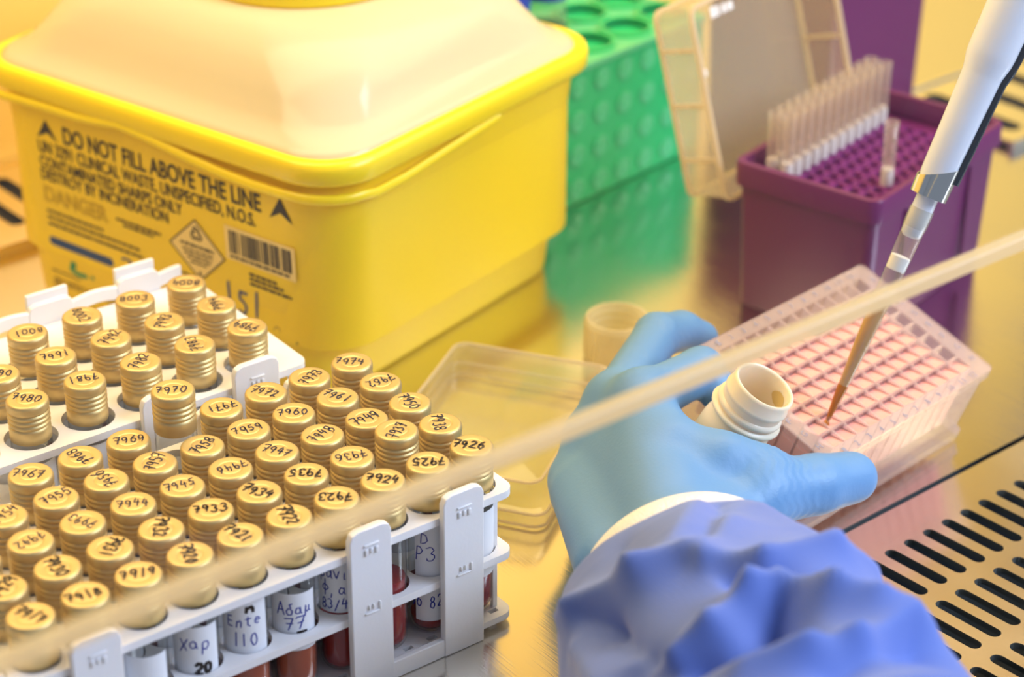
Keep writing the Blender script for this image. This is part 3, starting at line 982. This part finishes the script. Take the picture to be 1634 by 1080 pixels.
# the box's clear lid, opened past upright: a shallow tray
lx = Vector((c_, s_, 0)); ly = Vector((-s_, c_, 0))
LT = math.radians(16)
lup = (ly * math.sin(LT) + Vector((0, 0, 1)) * math.cos(LT)).normalized()
lbk = (ly * math.cos(LT) - Vector((0, 0, 1)) * math.sin(LT)).normalized()
LO = Vector(tb(-68, 46.5, 59))
lid = empty('box_lid', LO, None, 'cloudy clear lid standing open behind the purple tip box', 'lid')
lid.matrix_world = Matrix(((lx.x * 1, lup.x, -lbk.x, LO.x * S), (lx.y, lup.y, -lbk.y, LO.y * S), (lx.z, lup.z, -lbk.z, LO.z * S), (0, 0, 0, 1)))
LW, LH, LD = 138, 106, 26
def shell_tray(W_, H_2, D, r, t):
    mb = MB()
    o0 = [(x, y, 0) for x, y in rrect(W_, H_2, r, 5, W_ / 2, H_2 / 2)]
    o1 = [(x, y, -D) for x, y in rrect(W_ - 4, H_2 - 4, r, 5, W_ / 2, H_2 / 2)]
    i1 = [(x, y, -D + t) for x, y in rrect(W_ - 4 - 2 * t, H_2 - 4 - 2 * t, r - 1, 5, W_ / 2, H_2 / 2)]
    i0 = [(x, y, 0) for x, y in rrect(W_ - 2 * t, H_2 - 2 * t, r - 1, 5, W_ / 2, H_2 / 2)]
    mb.loft([i0, o0, o1], cap0=False, cap1=True)
    mb.loft([i1, i0], cap0=True, cap1=False)
    return mb
shell_tray(LW, LH, LD, 6, 1.3).obj('lid_shell', M['lidclear'], lid, sharp=45)
mb = MB()
n0 = rrect(LW + 1.6, LH + 1.6, 7, 5, LW / 2, LH / 2); n1 = rrect(LW - 3, LH - 3, 5, 5, LW / 2, LH / 2)
mb.loft([[(x, y, .6) for x, y in n0], [(x, y, -2.0) for x, y in n0], [(x, y, -2.0) for x, y in n1], [(x, y, .6) for x, y in n1], [(x, y, .6) for x, y in n0]], cap0=False, cap1=False)
n0 = rrect(LW - 2.4, LH - 2.4, 6, 5, LW / 2, LH / 2); n1 = rrect(LW - 7, LH - 7, 4, 5, LW / 2, LH / 2)
mb.loft([[(x, y, -LD + 2) for x, y in n0], [(x, y, -LD - .4) for x, y in n0], [(x, y, -LD - .4) for x, y in n1], [(x, y, -LD + 2) for x, y in n1], [(x, y, -LD + 2) for x, y in n0]], cap0=False, cap1=False)
for x in (1.0, LW - 3.0):
    for q in (22, 52, 82):
        mb.box(x, x + 2.0, q, q + 2.2, -LD + 2, -3)
mb.obj('lid_ribs', M['lidrib'], lid, sharp=45)
mb = MB()
for i, (w_, hh) in enumerate(((4.5, 6), (3, 5.5), (4, 5), (5, 4.5))):
    mb.box(50 + 5.4 * i, 50 + 5.4 * i + w_, 88, 88 + hh, -LD + 1.35, -LD + 1.75)
mb.lathe([(2.4, 0), (2.4, .5), (.5, .6)], 16, 0, ((34, 62, -LD + 1.35), (1, 0, 0), (0, 1, 0), (0, 0, 1)))
mb.obj('raised_marking', M['filter'], lid)

# ================================================================== DEEP-WELL PLATE
PM = Matrix(((0.990, -0.131, 0.059), (0.143, 0.938, -0.315), (-0.014, 0.320, 0.947)))
PO = Vector((151.0, -41.5, 3.0))
PL, PW, PH = 127.0, 85.0, 46.0
plate = empty('deep_well_plate', PO, None, 'frosted deep-well plate of pink liquid, tilted beside the gloved hand', 'plate')
mw = PM.to_4x4(); mw.translation = PO * S
plate.matrix_world = mw
NX, NY, PT = 12, 8, 9.0
ox_, oy_ = (PL - NX * PT) / 2, (PW - NY * PT) / 2
mb = MB()
lo = [[(x, y, z) for x, y in rrect(a, b, r, 4, PL / 2, PW / 2)] for a, b, r, z in
      ((PL, PW, 3, 0.1), (PL, PW, 3, 5.5), (PL - 4.5, PW - 4.5, 3, 6.3), (PL - 3.5, PW - 3.5, 3, PH - 6), (PL - .6, PW - .6, 3, PH - 5), (PL - .6, PW - .6, 3, PH + .8))]
mb.loft(lo, cap0=False, cap1=False)
mb.obj('plate_skirt', M['plate'], plate, sharp=40)
mb = MB()
hl = [[(ox_ + PT * i + .55, oy_ + PT * j + .55), (ox_ + PT * (i + 1) - .55, oy_ + PT * j + .55), (ox_ + PT * (i + 1) - .55, oy_ + PT * (j + 1) - .55), (ox_ + PT * i + .55, oy_ + PT * (j + 1) - .55)] for i in range(NX) for j in range(NY)]
V, F = plate2d([rrect(PL - .7, PW - .7, 3, 4, PL / 2, PW / 2)] + hl, .9)
mb.add([(x, y, z + PH - .45) for x, y, z in V], F)
mb.obj('plate_deck', M['plate_deck'], plate, sharp=30)
mb = MB()
for i in range(NX):
    for j in range(NY):
        x0, x1, y0, y1 = ox_ + PT * i + .55, ox_ + PT * (i + 1) - .55, oy_ + PT * j + .55, oy_ + PT * (j + 1) - .55
        xm, ym = (x0 + x1) / 2, (y0 + y1) / 2
        V = [(x0, y0, PH - .6), (x1, y0, PH - .6), (x1, y1, PH - .6), (x0, y1, PH - .6), (x0 + .5, y0 + .5, 7), (x1 - .5, y0 + .5, 7), (x1 - .5, y1 - .5, 7), (x0 + .5, y1 - .5, 7), (xm, ym, 3)]
        mb.add(V, [(0, 1, 5, 4), (1, 2, 6, 5), (2, 3, 7, 6), (3, 0, 4, 7), (4, 5, 8), (5, 6, 8), (6, 7, 8), (7, 4, 8)])
mb.obj('wells', M['plate_well'], plate, smooth=False)
# pink liquid, level in the world: the surface leans inside the tilted wells
lq = None
gz = PM.transposed() @ Vector((0, 0, 1))
for i in range(NX):
    for j in range(NY):
        if j == 7 or (i == 11 and j > 0) or (j == 6 and i > 5): continue
        if lq is None:
            a = 3.8
            mb = MB()
            top = [(x, y, 44.1 - (gz.x * x + gz.y * y) / gz.z) for x, y in ((-a, -a), (a, -a), (a, a), (-a, a))]
            bot = [(x, y, 8) for x, y in ((-a, -a), (a, -a), (a, a), (-a, a))]
            mb.loft([bot, top])
            lq = mb.obj('well_liquid', M['pink'], plate, smooth=False)
            o = lq
        else:
            o = lq.copy(); COL.objects.link(o); o.parent = plate
        o.location = Vector((ox_ + PT * (i + .5), oy_ + PT * (j + .5), 0)) * S
mb = MB()
for i in range(12):
    for yy in (PW - 4.9, 1.6):
        V, F = text2d(str(i + 1), ox_ + PT * i + 3, ox_ + PT * i + (5 if i < 9 else 6.4), yy, yy + 3.0, 0, 0, .05)
        mb.add([(x, y, z + PH + .12) for x, y, z in V], F)
for j in range(8):
    for xx in (3.0, PL - 5.6):
        V, F = text2d('ABCDEFGH'[7 - j], xx, xx + 2.6, oy_ + PT * j + 3, oy_ + PT * j + 6.2, 0, 0, .05)
        mb.add([(x, y, z + PH + .12) for x, y, z in V], F)
mb.obj('grid_lettering', M['grey_print'], plate, smooth=False)

# clear lid tray lying on the worktop behind the hand
tl = empty('clear_tray', (120 + .55 * 43 - .87 * 60, 170 - .83 * 43 - .49 * 60, 0), (0, 0, math.atan2(-.83, .55)), 'clear shallow plastic tray upside down on the steel beside the rack', 'tray')
mb = MB()
def ring(a, b, r, z): return [(x, y, z) for x, y in rrect(a, b, r, 6)]
TA, TB = 90, 124
mb.loft([ring(TA, TB, 7, .3), ring(TA, TB, 7, 8), ring(TA - 5, TB - 5, 7, 9.5), ring(TA - 7, TB - 7, 7, 20), ring(TA - 11, TB - 11, 7, 22)], cap0=False, cap1=True)
mb.loft([ring(TA - 2.4, TB - 2.4, 6, .3), ring(TA - 2.4, TB - 2.4, 6, 7.4)], cap0=False, cap1=False)
mb.obj('tray_shell', M['traylid'], tl, sharp=50)
mb = MB()
for a, b, z in ((TA + .4, TB + .4, 7.4), (TA - 8, TB - 8, 21.2), (TA + .3, TB + .3, 1)):
    l0 = ring(a, b, 7, z); l1 = ring(a, b, 7, z + 1.1); l2 = ring(a - 2.2, b - 2.2, 6, z + 1.1); l3 = ring(a - 2.2, b - 2.2, 6, z)
    mb.loft([l0, l1, l2, l3, l0], cap0=False, cap1=False)
mb.obj('tray_rims', M['lidrib'], tl, sharp=50)

# loose screw cap standing mouth up
sc = empty('screw_cap', (197, 141, 0), None, 'cloudy yellowish bottle cap standing open side up on the steel', 'cap')
mb = MB()
pr = [(14.5, .3), (16.2, 1.2), (16.6, 2.5), (16.6, 22.5), (16.2, 23.4), (14.9, 23.4), (14.6, 22)]
for k in range(4): pr += [(14.6, 20.5 - 4.4 * k), (13.6, 19.4 - 4.4 * k), (13.6, 18.6 - 4.4 * k), (14.6, 17.6 - 4.4 * k)]
pr += [(14.4, 2.2), (.5, 2)]
mb.lathe(pr, 40)
mb.obj('cap_shell', M['capclear'], sc, sharp=50)
mb = MB()
for k in range(48):
    a = 2 * math.pi * k / 48
    mb.box(-.25, .25, 0, .7, 2, 21, 0, ((16.5 * math.cos(a), 16.5 * math.sin(a), 0), (-math.sin(a), math.cos(a), 0), (math.cos(a), math.sin(a), 0), (0, 0, 1)))
mb.obj('grip_ridges', M['capclear'], sc, smooth=False)

# ================================================================== BOTTLE
baxis = (_R * .44 + _U * .71 - _d * .56).normalized()
BT = Vector((127.5, -38.5, 88))
bo = empty('sample_bottle', BT, None, 'small milky plastic bottle, uncapped, leaning in the gloved hand', 'bottle')
fr = frame((0, 0, 0), _R, baxis)
mb = MB()
pr = [(12.2, -11), (12.4, -1.2), (12.9, -.2), (13.5, 0), (14.0, -.4), (14.2, -1.5), (14.2, -5.6), (14.8, -6.4), (15.0, -7.4), (14.4, -8.4), (14.2, -9), (14.2, -11.4), (15.2, -12), (15.6, -13), (15.2, -14.2), (14.6, -14.6),
      (14.6, -15.2), (16.4, -15.8), (16.8, -16.6), (16.4, -17.6), (14.2, -18.2), (13.6, -19.4), (14.2, -21.5), (15.2, -24), (15.6, -27), (15.6, -62), (14.5, -64.5), (12, -65.5)]
mb.lathe(pr[::-1] + [(12.2, -12), (12.2, -20), (12.4, -24), (14.5, -30), (14.5, -40), (1, -41)], 48, 0, fr, cap0=True, cap1=True)
mb.obj('bottle_body', M['bottle'], bo, sharp=50)
mb = MB()
mb.lathe([(14.1, -36), (14.1, -30.4), (.3, -30.2)], 32, 0, fr)
mb.obj('sample_fluid', M['sample'], bo)
mb = MB()
ang0 = 0.35
th = [i * .12 for i in range(-4, 5)]
P = []
L0 = []
for k, dz in enumerate(np.linspace(-4.5, -11, 7)):
    w = .42 * math.sin(math.pi * (k + 1) / 8)
    L0.append([tuple(Vector(fr[1]) * (12.15 - .02) * math.cos(ang0 + w * q) + Vector(fr[2]) * 12.13 * math.sin(ang0 + w * q) + Vector(fr[3]) * dz) for q in np.linspace(-1, 1, 9)])
mb.loft(L0, closed=False, cap0=False, cap1=False)
mb.obj('sample_stain', M['stain'], bo)

# ================================================================== PIPETTE
paxis = (_R * .374 + _U * .905 + _d * (-.20)).normalized()
PT0 = Vector((171.0, -34.0, 50.0))
pip = empty('pipette', PT0, None, 'white pipette with a clear filter tip of amber fluid dipping into the plate', 'pipette')
fr = frame((0, 0, 0), _R, paxis)
mb = MB()
mb.lathe([(.5, 0), (.9, .2), (1.15, 6), (1.9, 13), (2.6, 24), (3.6, 40), (4.25, 64), (4.6, 80), (4.75, 82), (5.0, 96), (5.3, 97), (5.5, 100), (5.5, 106), (5.0, 106), (4.8, 97)], 24, 0, fr, cap0=True, cap1=False)
mb.obj('clear_tip', M['tip'], pip, sharp=60)
mb = MB(); mb.lathe([(.5, 1), (.9, 6), (1.6, 13), (2.35, 24), (3.3, 40), (3.95, 62), (3.6, 62.6), (.3, 62.2)], 20, 0, fr)
mb.obj('amber_fluid', M['amber'], pip)
mb = MB(); mb.lathe([(.6, 1.2), (1.25, 6), (1.98, 13), (2.5, 20), (2.45, 20.4), (.3, 20.6)], 20, 0, fr)
mb.lathe([(.3, -1.6), (1.6, -1.4), (2.2, -.2), (1.7, 1.3), (.8, 3.4), (.3, 4)], 14, 0, fr)
mb.obj('dark_fluid', M['amber_dark'], pip)
mb = MB(); mb.lathe([(3.9, 76.6), (4.35, 77), (4.45, 83), (3.9, 83.4)], 20, 0, fr)
mb.obj('filter_plug', M['filter'], pip)
mb = MB(); mb.lathe([(3.2, 92.5), (4.6, 94), (4.9, 104), (4.9, 112), (5.2, 113)], 24, 0, fr)
mb.lathe([(6.0, 113), (6.6, 116), (7.7, 122), (8.4, 150), (9.0, 168), (9.2, 170), (10.6, 176), (10.9, 180), (11.4, 204), (11.4, 207), (13.2, 211), (13.6, 214), (14.6, 250), (15.2, 285)], 32, 0, fr)
mb.obj('pipette_shaft', M['pip_white'], pip, sharp=60)
mb = MB()
loops = []
N_ = 32
def cl(r, dz):
    return [tuple(Vector(fr[1]) * r * math.cos(2 * math.pi * i / N_) + Vector(fr[2]) * r * math.sin(2 * math.pi * i / N_) + Vector(fr[3]) * (dz(2 * math.pi * i / N_))) for i in range(N_)]
up_ = lambda a: 124 + 4.5 * math.cos(a)
mb.loft([cl(7.6, lambda a: 112), cl(8.3, lambda a: 112), cl(8.6, up_), cl(8.1, up_), cl(7.6, lambda a: 112)], cap0=False, cap1=False)
mb.obj('ejector_sleeve', M['chrome'], pip, sharp=50)
mb = MB()
rx = Vector(fr[1]) * .94 - Vector(fr[2]) * .30
rod = [tuple(rx * r + Vector(fr[3]) * z) for r, z in ((8.2, 121), (8.6, 135), (9.3, 168), (10.6, 174), (11.2, 180), (12.0, 206), (13.8, 213), (15, 250), (15.6, 285))]
mb.tube(rod, 2.3, 10)
mb.obj('ejector_rod', M['pip_dark'], pip, sharp=60)

# ================================================================== PERSON: gloved hand and gown sleeve
def surface_nets(Fv, org, h):
    """smooth closed surface at level 0 of a sampled field"""
    s = Fv < 0
    nx, ny, nz = Fv.shape
    acc = np.zeros((nx - 1, ny - 1, nz - 1, 3)); cnt = np.zeros((nx - 1, ny - 1, nz - 1))
    cor = [(i, j, k) for i in (0, 1) for j in (0, 1) for k in (0, 1)]
    sl = lambda c: (slice(c[0], nx - 1 + c[0]), slice(c[1], ny - 1 + c[1]), slice(c[2], nz - 1 + c[2]))
    for a in range(8):
        for ax in range(3):
            ca = cor[a]
            if ca[ax]: continue
            cb = list(ca); cb[ax] = 1; cb = tuple(cb)
            fa, fb = Fv[sl(ca)], Fv[sl(cb)]
            m = (fa < 0) != (fb < 0)
            t = np.where(m, fa / np.where(m, fa - fb, 1), 0)
            for q in range(3):
                acc[..., q] += m * (ca[q] + (t if q == ax else 0))
            cnt += m
    act = cnt > 0
    idx = -np.ones(act.shape, int); idx[act] = np.arange(act.sum())
    I = np.argwhere(act)
    V = (I + acc[act] / cnt[act][:, None]) * h + np.array(org)
    F = []
    for ax in range(3):
        b, c = [(1, 2), (2, 0), (0, 1)][ax]
        sa = [slice(1, -1)] * 3; sa[ax] = slice(0, -1)
        sb = [slice(1, -1)] * 3; sb[ax] = slice(1, None)
        m = s[tuple(sa)] != s[tuple(sb)]
        st = s[tuple(sa)]
        for p in np.argwhere(m):
            inside = st[tuple(p)]
            p = p.copy(); p += 1; p[ax] -= 1
            q = []
            for db, dc in ((-1, -1), (0, -1), (0, 0), (-1, 0)):
                e = p.copy(); e[b] += db; e[c] += dc
                q.append(idx[tuple(e)])
            F.append(tuple(q) if inside else tuple(q[::-1]))
    return V, F


def rcone(X, a, b, ra, rb):
    a, b = np.array(a, float), np.array(b, float)
    ab = b - a
    t = np.clip(((X - a) @ ab) / (ab @ ab), 0, 1)
    dd = np.linalg.norm(X - a - t[..., None] * ab, axis=-1)
    return dd - (ra + (rb - ra) * t)


def smin(a, b, k):
    h = np.clip(.5 + .5 * (b - a) / k, 0, 1)
    return b + (a - b) * h - k * h * (1 - h)


WR = (46, -80, 52)
J = dict(
    iM=(95, 4, 72), iP=(134, 9, 72), iD=(137, -2, 63), iT=(140, -18, 57),
    mM=(97, 24, 61), mP=(148, 55, 65), mD=(168, 60, 59), mT=(181, 60, 51),
    rM=(84, 22, 48), rP=(118, 44, 42), rD=(130, 34, 30), rT=(128, 20, 23),
    pM=(68, 14, 36), pP=(94, 36, 28), pD=(114, 32, 20), pT=(121, 20, 15),
    tC=(74, -66, 50), tM=(104, -62, 54), tI=(134, -66, 49.5), tT=(155, -67, 45.5))
h = 1.5
lo_ = np.array((-10, -156, -2)); hi_ = np.array((205, 85, 100))
n_ = ((hi_ - lo_) / h).astype(int)
gx_, gy_, gz_ = np.meshgrid(*[lo_[i] + h * np.arange(n_[i]) for i in range(3)], indexing='ij')
X = np.stack([gx_, gy_, gz_], -1)
palm = rcone(X, WR, J['iM'], 20, 13)
for b, r0, r1 in (('mM', 20, 13), ('rM', 19, 13), ('pM', 17, 12)):
    palm = smin(palm, rcone(X, WR, J[b], r0, r1), 8)
palm = smin(palm, rcone(X, J['iM'], J['mM'], 12, 12), 6)
palm = smin(palm, rcone(X, J['mM'], J['rM'], 12, 12), 6)
palm = smin(palm, rcone(X, J['rM'], J['pM'], 12, 11.5), 6)
palm = smin(palm, rcone(X, WR, J['tC'], 20, 17), 10)
palm = smin(palm, rcone(X, (60, 2, 38), (34, -52, 42), 13, 17), 8)
palm = smin(palm, rcone(X, J['tC'], J['tM'], 16, 14), 8)
mid = tuple((np.array(J['iM']) * .5 + np.array(J['tC']) * .5))
palm = smin(palm, rcone(X, mid, J['tM'], 10, 9), 12)
for a_, b_ in (((84, -30, 71), (96, -48, 69)), ((96, -48, 69), (112, -58, 64)), ((84, -30, 71), J['iM']), ((62, -52, 58), (92, -44, 62)), ((62, -52, 58), (84, -14, 64))):
    palm = smin(palm, rcone(X, a_, b_, 7.5 if b_[2] > 64.5 or b_[2] == 64 and b_[0] > 100 else 11, 7.5 if b_[2] > 64.5 or b_[0] > 100 else 11), 11)
palm = smin(palm, rcone(X, WR, (18, -125, 54), 22, 24), 8)
hand = palm
def finger(a, b, c, d, r):
    f = rcone(X, J[a], J[b], r[0], r[1])
    f = smin(f, rcone(X, J[b], J[c], r[1], r[2]), 3)
    return smin(f, rcone(X, J[c], J[d], r[2], r[3]), 2.5)
for a, r, k in (('i', (12, 10.4, 8.6, 6.8), 6), ('m', (12, 10.8, 9.6, 8.4), 5), ('r', (11.5, 10.2, 9.2, 8), 5), ('p', (10.5, 9, 8.2, 7.2), 5)):
    hand = smin(hand, finger(a + 'M', a + 'P', a + 'D', a + 'T', r), k)
hand = smin(hand, smin(rcone(X, J['tM'], J['tI'], 15, 12.9), rcone(X, J['tI'], J['tT'], 12.9, 11.6), 3), 6)
V, F = surface_nets(hand, lo_, h)
Fa = np.array(F)
for _ in range(5):                                       # relax the sampled surface
    acc = np.zeros_like(V); cn = np.zeros(len(V))
    for a_, b_ in ((0, 1), (1, 2), (2, 3), (3, 0)):
        np.add.at(acc, Fa[:, a_], V[Fa[:, b_]]); np.add.at(cn, Fa[:, a_], 1)
        np.add.at(acc, Fa[:, b_], V[Fa[:, a_]]); np.add.at(cn, Fa[:, b_], 1)
    V = V * .45 + acc / cn[:, None] * .55
# wrinkles of the stretched glove: shallow rings round the thumb root and the finger bends
def wr(V, Nn, c, ax, amp, wl, rad):
    c = np.array(c, float); ax = np.array(ax, float); ax /= np.linalg.norm(ax)
    q = V - c
    s_ = q @ ax
    g_ = np.exp(-(np.linalg.norm(q, axis=1) / rad) ** 2)
    ph = 1.5 * np.sin(q[:, 2] * .25) + .8 * np.sin(q[:, 1] * .3) + 1.6 * np.sin(q @ np.array((.21, .34, .47)) + 1)
    return Nn * (amp * g_ * np.sin(2 * np.pi * s_ / wl + ph))[:, None]
person = empty('person', (60, -90, 0), None, 'person in a blue gown and glove, left hand holding bottle and plate', 'person')
mbh = MB(); off = Vector((60, -90, 0))
mbh.add([(v[0] - off.x, v[1] - off.y, v[2] - off.z) for v in V], F)
glove = mbh.obj('glove', M['glove'], person, sharp=180)
me = glove.data
Nn = np.zeros(len(me.vertices) * 3); me.vertices.foreach_get('normal', Nn); Nn = Nn.reshape(-1, 3)
Vw = V.copy()
tax = np.array(J['tI']) - np.array(J['tM'])
dv_ = wr(V, Nn, (114, -60, 56), tax, .45, 5.0, 17) + wr(V, Nn, J['mP'], np.array(J['mP']) - np.array(J['mM']), .3, 5.5, 12) + wr(V, Nn, (118, 22, 66), (1, .6, 0), .28, 5.5, 12)
Vw = V + dv_
me.vertices.foreach_set('co', ((Vw - np.array(off)) * S).ravel())
me.update()
sd = glove.modifiers.new('subd', 'SUBSURF'); sd.levels = 1; sd.render_levels = 1

# sleeve: a loose tube gathered at the wrist
SA = Vector((26, -110, 54)); SB = Vector((-22, -216, 62)); SCc = Vector((-80, -272, 90))
sax = (SB - SA).normalized()
def sleeve_center(v):
    return SA + (SB - SA) * v
nu, nvv = 180, 230
sright = sax.cross(Vector((0, 0, 1))).normalized() * -1
sup = sright.cross(sax) * -1
if sup.z < 0: sup = -sup
def sleeve_r(v):
    pts = [(-.2, 26), (-.1, 34), (-.07, 44), (-.04, 50), (.03, 55.5), (.13, 59), (.3, 63), (.6, 66), (1.0, 70), (1.8, 78), (3.0, 84)]
    for (a, ra), (b, rb) in zip(pts[:-1], pts[1:]):
        if v <= b:
            t = (v - a) / (b - a)
            return ra + (rb - ra) * t
    return pts[-1][1]
FOLDS = [  # crease lines of the crumpled cloth: (angle, along) start, end, height, width in mm
    ((2.75, .22), (2.602, .285), 5, 8), ((2.602, .285), (2.156, .445), 6.5, 8), ((2.156, .445), (1.896, .479), 7, 8),
    ((1.817, .529), (1.563, .615), 4.5, 6), ((1.563, .615), (1.175, .552), 6, 7), ((1.175, .552), (.8, .5), 5, 8),
    ((1.897, .54), (1.726, .67), -5, 6), ((1.726, .67), (1.52, .70), -7, 7), ((1.52, .72), (1.25, .80), -6, 7),
    ((1.86, .554), (1.713, .774), 5, 6), ((1.713, .774), (1.551, .752), 6, 6), ((1.551, .752), (1.378, .861), 8, 7), ((1.378, .861), (1.205, .925), 7, 8), ((1.205, .925), (.9, .93), 5, 9),
    ((1.715, .778), (1.961, .854), 5, 6), ((1.961, .854), (2.217, .866), 5, 6), ((2.217, .866), (2.422, .748), 4, 6),
    ((1.60, .83), (1.67, .90), -7, 7), ((1.67, .89), (1.847, .98), -9, 9), ((1.847, .98), (2.12, .96), -8, 8), ((2.12, .96), (2.487, .83), -7, 8),
    ((1.62, .96), (1.57, 1.164), -4, 6), ((1.027, .961), (1.428, 1.162), 8, 9), ((1.428, 1.162), (1.65, 1.19), 7, 9), ((1.65, 1.19), (1.942, 1.172), 6, 9),
    ((1.0, 1.06), (1.6, 1.29), -8, 9), ((1.455, .05), (1.736, .386), -4, 6), ((1.538, .265), (1.789, .478), 3.5, 7),
    ((1.62, .08), (1.90, .36), 3, 9), ((1.2, .1), (1.0, .42), 3, 9), ((2.2, .15), (2.25, .36), -2.5, 9),
    ((2.605, .33), (2.486, .501), -5, 6), ((2.486, .501), (2.37, .76), -6, 7), ((2.75, .42), (2.62, .8), 5, 8), ((2.349, .789), (2.259, .819), -5, 5),
    ((1.9, 1.4), (2.5, 1.2), 6, 10), ((1.1, 1.4), (1.8, 1.5), 6, 10)]
def seg_d(u, v, p, q):
    a = np.array(p); b = np.array(q); ab = b - a
    x = np.stack([u - a[0], v - a[1]], -1)
    t = np.clip((x @ ab) / (ab @ ab), 0, 1)
    return np.linalg.norm(x - t[..., None] * ab, axis=-1)
uu = np.linspace(0, 2 * np.pi, nu, endpoint=False)      # angle: 0 = right, pi/2 = up
vv = np.linspace(-.12, 3.0, nvv)
UU, VV = np.meshgrid(uu, vv, indexing='ij')
RR = np.vectorize(sleeve_r)(VV)
disp = np.zeros_like(RR)
for (p, q, amp, w) in FOLDS:
    dd = seg_d(UU * 60, VV * 116, (p[0] * 60, p[1] * 116), (q[0] * 60, q[1] * 116))
    disp += amp * 1.2 * np.exp(-np.abs(dd / (w * .9)) ** 1.3)
disp += 1.2 * np.sin(3 * UU + 7 * VV) + .9 * np.sin(5 * UU - 9 * VV + 1)
RR = RR + disp
mb = MB()
Vs = []
for i in range(nu):
    for j in range(nvv):
        c = sleeve_center(VV[i, j])
        p = c + sright * RR[i, j] * math.cos(UU[i, j]) + sup * RR[i, j] * .92 * math.sin(UU[i, j])
        Vs.append((p.x - off.x, p.y - off.y, max(p.z, 1.5) - off.z))
Fs = []
for i in range(nu):
    for j in range(nvv - 1):
        a = i * nvv + j; b = ((i + 1) % nu) * nvv + j
        Fs.append((a, b, b + 1, a + 1))
mb.add(Vs, Fs)
slv = mb.obj('gown_sleeve', M['gown'], person, sharp=180)
so = slv.modifiers.new('thick', 'SOLIDIFY'); so.thickness = .0007
# knit cuff showing past the gathered hem
mb = MB()
loops = []
for v, r in ((-.12, 25), (-.19, 36), (-.19, 41), (-.16, 44.5), (-.10, 46.5), (-.02, 47), (.03, 44)):
    c = sleeve_center(v) + sright * 2.0 + sup * 1.5
    loops.append([tuple(c + sright * r * math.cos(t) + sup * r * .92 * math.sin(t) - off) for t in np.linspace(0, 2 * np.pi, 72, endpoint=False)])
mb.loft(loops, cap0=False, cap1=False)
mb.obj('knit_cuff', M['knit'], person, sharp=180)
